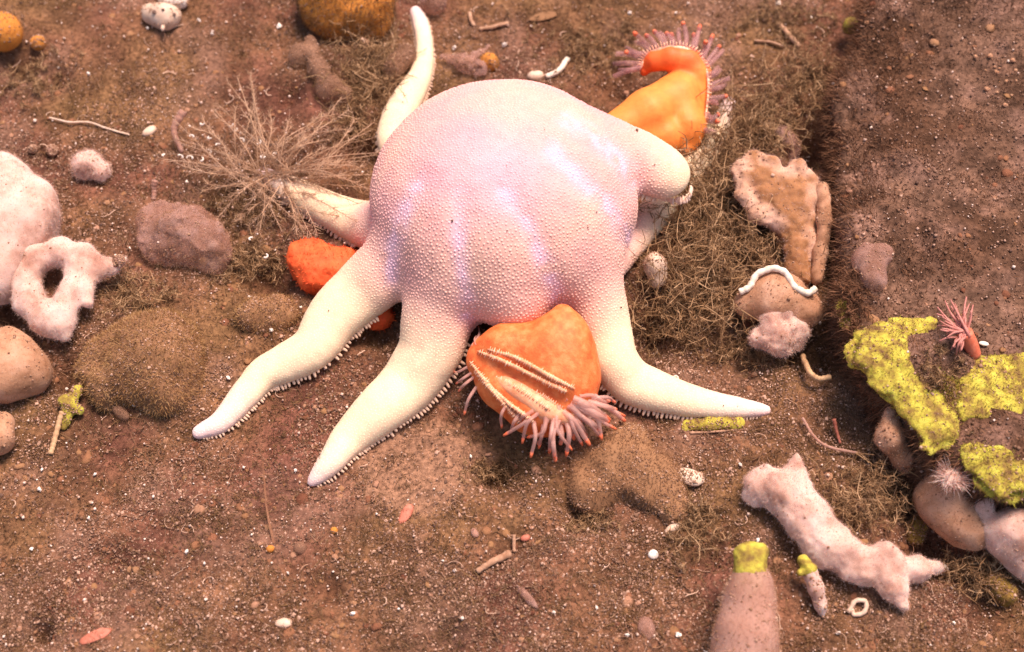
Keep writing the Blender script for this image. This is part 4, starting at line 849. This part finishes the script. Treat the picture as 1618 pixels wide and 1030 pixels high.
# ------------------------------------------------------------------ loose stuff on the seabed
def dens(p, px, py, a, b, size, seed): return rng.random(len(p)) < np.clip(a + b * fbm(p[:, 0], p[:, 1], 0 * p[:, 0], size, 3, seed), .04, 1) * (1 - .85 * silt_mask(px, py))
p, px, py = scatter_px(190000); p = p[dens(p, px, py, .65, .7, 110, 51)]; n = len(p)
d = rng.normal(size=(n, 3)) * .9; d[:, 2] = np.abs(d[:, 2]) * .8 + .15
V, Fs = ribbons(p - A(0, 0, 1), d, rng.gamma(2.0, 2.6, n) + 2.5, rng.uniform(.8, 1.7, n), .8); obj('algal_turf', V, Fs, M_turf, smooth=False, label='short brown algal turf strands covering the silt', cat='turf', kind='stuff')
p, px, py = scatter_px(300000); p = p[dens(p, px, py, .5, .9, 90, 57)]; n = len(p); s = np.clip(rng.gamma(1.5, .45, n) + .5, .5, 4)
th = rng.uniform(0, 6.28, n); cz, sz_ = np.cos(th), np.sin(th); Rz = np.zeros((n, 3, 3)); Rz[:, 0, 0] = cz; Rz[:, 0, 1] = -sz_; Rz[:, 1, 0] = sz_; Rz[:, 1, 1] = cz; Rz[:, 2, 2] = 1; Rz[:, 2, :2] += rng.normal(size=(n, 2)) * .3
V, Fs = inst(*PYR, Rz * (s[:, None] * rng.uniform(.6, 1.1, (n, 3)))[:, :, None].transpose(0, 2, 1), p + np.stack([0 * s, 0 * s, s * .3 + 1.0], 1)); obj('silt_grains', V, Fs, M_grain, smooth=True, label='brown silt grains strewn over the seabed', cat='grains', kind='stuff')
p, px, py = scatter_px(6500); p = p[dens(p, px, py, .5, .9, 90, 63)]; n = len(p); s = np.clip(rng.gamma(1.8, 1.3, n) + 1.2, 1.5, 11); fb = ball(8, 5)
Mx = rotmats(n) * (s[:, None] * rng.uniform(.6, 1.1, (n, 3)))[:, None, :]; Mx[:, 2] *= .55
V, Fs = inst(*fb, Mx, p - A(0, 0, .5)); V = V + 1.3 * np.stack([fbm(V[:, 0], V[:, 1], V[:, 2], 5, 2, q) for q in (1, 2, 3)], 1)
obj('silt_flocs', V, Fs, mat('flocs', [lin(104, 64, 48), lin(140, 94, 70), lin(150, 110, 76), lin(172, 128, 106)], 50, .95, .8, 3, island=.7, spec=.1), label='soft brown clots of silt dotting the seabed', cat='silt', kind='stuff')
p, px, py = scatter_px(1500); k = 46; cl = np.repeat(p, k, 0); sg = np.repeat(rng.uniform(4, 13, len(p)), k)[:, None]; cl = cl + rng.normal(size=cl.shape) * A(1, 1, 0) * sg; cl[:, 2] = H(cl[:, 0], cl[:, 1]); n = len(cl)
V, Fs = ribbons(cl, rng.normal(size=(n, 3)) * .7 + A(0, 0, .6), rng.uniform(4, 13, n), rng.uniform(.6, 1.1, n), .8); obj('fluffy_growth', V, Fs, mat('fluff', [lin(96, 66, 50), lin(130, 98, 66), lin(138, 106, 80), lin(176, 140, 112)], 120, .9, 0, island=.4, spec=.15), smooth=False, label='small fluffy tufts of brown growth dotted over the silt', cat='growth', kind='stuff')
p, px, py = scatter_px(6500); n = len(p); s = np.clip(rng.gamma(1.4, .65, n) + .5, .5, 4)
V, Fs = inst(*OCT, rotmats(n) * (s[:, None] * rng.uniform(.6, 1.1, (n, 3)))[:, :, None].transpose(0, 2, 1), p + A(0, 0, 4)); obj('shell_grit', V, Fs, M_grit, smooth=True, label='tiny pale shell grit sprinkled over the seabed', cat='grit', kind='stuff')
p, px, py = scatter_px(600); parts = []
for q in p:
    a0 = rng.uniform(0, 6.28); k = rng.uniform(-.25, .25); L = rng.uniform(1.6, 4.5); th = a0 + np.arange(8) * k * 2 + np.cumsum(rng.normal(size=8) * .25)
    S = q + np.stack([np.cumsum(np.cos(th)) * L, np.cumsum(np.sin(th)) * L, 2 + 3 * np.sin(np.arange(8) * .5 + a0) + 2], 1); parts.append(tube(S, rng.uniform(.5, 1.1), 3, cap=False))
V, Fs = join(parts); obj('thread_debris', V, Fs, mat('threads', [lin(110, 76, 54), lin(160, 118, 92), lin(206, 170, 146)], 40, .7, 0, island=.85), smooth=True, label='curly tan threads littering the seabed', cat='debris', kind='stuff')
p_, sn, _ = tri_sample(RV, RF, 26000); k_ = (sn[:, 2] > .2) & (p_[:, 0] < 950); p_ = p_[k_]; n = len(p_); s = np.clip(rng.gamma(1.6, .55, n) + .5, .5, 4)
V, Fs = inst(*OCT, rotmats(n) * s[:, None, None], p_ + sn[k_] * 1); obj('grains', V, Fs, M_grain, boulder, smooth=True, kind='stuff')
p_, sn, _ = tri_sample(RV, RF, 500); k_ = (sn[:, 2] > .1) & (p_[:, 0] < 950); p_ = p_[k_]; n = len(p_); s = np.clip(rng.gamma(1.8, 1.8, n) + 1.5, 2, 13)
Mx = rotmats(n) * (s[:, None] * rng.uniform(.6, 1.1, (n, 3)))[:, None, :]; Mx[:, 2] *= .5; V, Fs = inst(*fb, Mx, p_); V = V + 1.3 * np.stack([fbm(V[:, 0], V[:, 1], V[:, 2], 5, 2, q) for q in (1, 2, 3)], 1); obj('silt_lumps', V, Fs, MATS['flocs'], boulder, kind='stuff')
p_, sn, _ = tri_sample(RV, RF, 900); k_ = (sn[:, 2] > .1) & (p_[:, 0] < 950); p_ = p_[k_]; n = len(p_); s = np.clip(rng.gamma(1.4, .7, n) + .6, .6, 4); V, Fs = inst(*OCT, rotmats(n) * s[:, None, None], p_ + sn[k_] * 3); obj('shell_grit', V, Fs, M_grit, boulder, kind='stuff')
# countable bright white specks
spk = [(441, 41, 8), (93, 106, 6), (140, 116, 6), (233, 44, 4), (314, 32, 5), (335, 53, 5), (394, 470, 7), (429, 521, 7), (361, 597, 7), (231, 613, 6), (212, 640, 6), (105, 614, 5), (66, 742, 5), (150, 749, 5), (62, 773, 7), (140, 818, 5), (50, 867, 6), (295, 871, 7), (323, 890, 5), (325, 947, 5),
       (557, 969, 8), (744, 721, 5), (1068, 596, 8), (797, 70, 7), (718, 75, 7), (995, 20, 6), (1230, 5, 7), (1282, 27, 4), (1407, 42, 5), (943, 960, 5), (875, 967, 5), (991, 1003, 6), (1072, 1003, 8), (1170, 734, 6), (1197, 853, 7), (1507, 984, 6), (1325, 1000, 7), (1068, 20, 4), (467, 743, 5), (630, 962, 4), (700, 886, 4),
       (455, 905, 4), (590, 615, 4), (1230, 760, 4), (145, 260, 4), (205, 392, 4)]
GL = {(441, 41): 'bright white grain left of the fuzzy orange mound', (93, 106): 'left one of two white grains below the orange ball', (140, 116): 'right one of two white grains below the orange ball', (233, 44): 'white grain touching the beige sea squirt on its lower left', (314, 32): 'white grain right of the beige sea squirt', (335, 53): 'dull white grain below right of the beige sea squirt', (394, 470): 'white grain in the weeds left of the deep orange lump',
      (429, 521): 'white grain between fuzzy olive patch and left star arm', (361, 597): 'white grain right of the fuzzy olive mound', (231, 613): 'white grain on the lower side of the fuzzy olive mound', (212, 640): 'white grain at the foot of the fuzzy olive mound', (105, 614): 'white grain above the small yellow sponge', (467, 743): 'white grain left of the lower star arm tip', (744, 721): 'white grain left of the hollow under the front anemone', (1068, 596): 'white grain above the right star arm',
      (797, 70): 'white grain above the top of the sea star, right one', (718, 75): 'white grain beside the upper left arm, above the sea star', (995, 20): 'white grain at the top left of the rear anemone', (1170, 734): 'white grain above the branching white sponge', (1197, 853): 'white grain above the yellow capped tube sponge', (557, 969): 'largest white grain near the bottom edge', (1325, 1000): 'white grain under the pale curled worm loop', (1072, 1003): 'white grain left of the tube sponge at the bottom', (590, 615): 'white grain between the two lower left star arms', (1507, 984): 'white grain near the bottom right weeds'}
wb = ball(7, 5); wm = mesh('white_grain', wb[0] * (1 + .2 * rng.normal(size=(len(wb[0]), 1))), wb[1], False); wm.materials.append(M_white)
for q, (x, y, s) in enumerate(spk):
    o = bpy.data.objects.new('white_grain', wm); COL.objects.link(o); g = PG(x, y, 5); o.location = Vector(g * U); s2 = s * .62 * PS(g)
    o.scale = (s2, s2 * rng.uniform(.7, 1), s2 * .7); o.rotation_euler = tuple(rng.uniform(0, 6, 3)); tag(o, GL.get((x, y), 'tiny bright white grain lying loose on the brown silt'), 'grain', 'bright white grains on the silt')
for o in COL.objects:
    if '_o' in o: del o['_o']
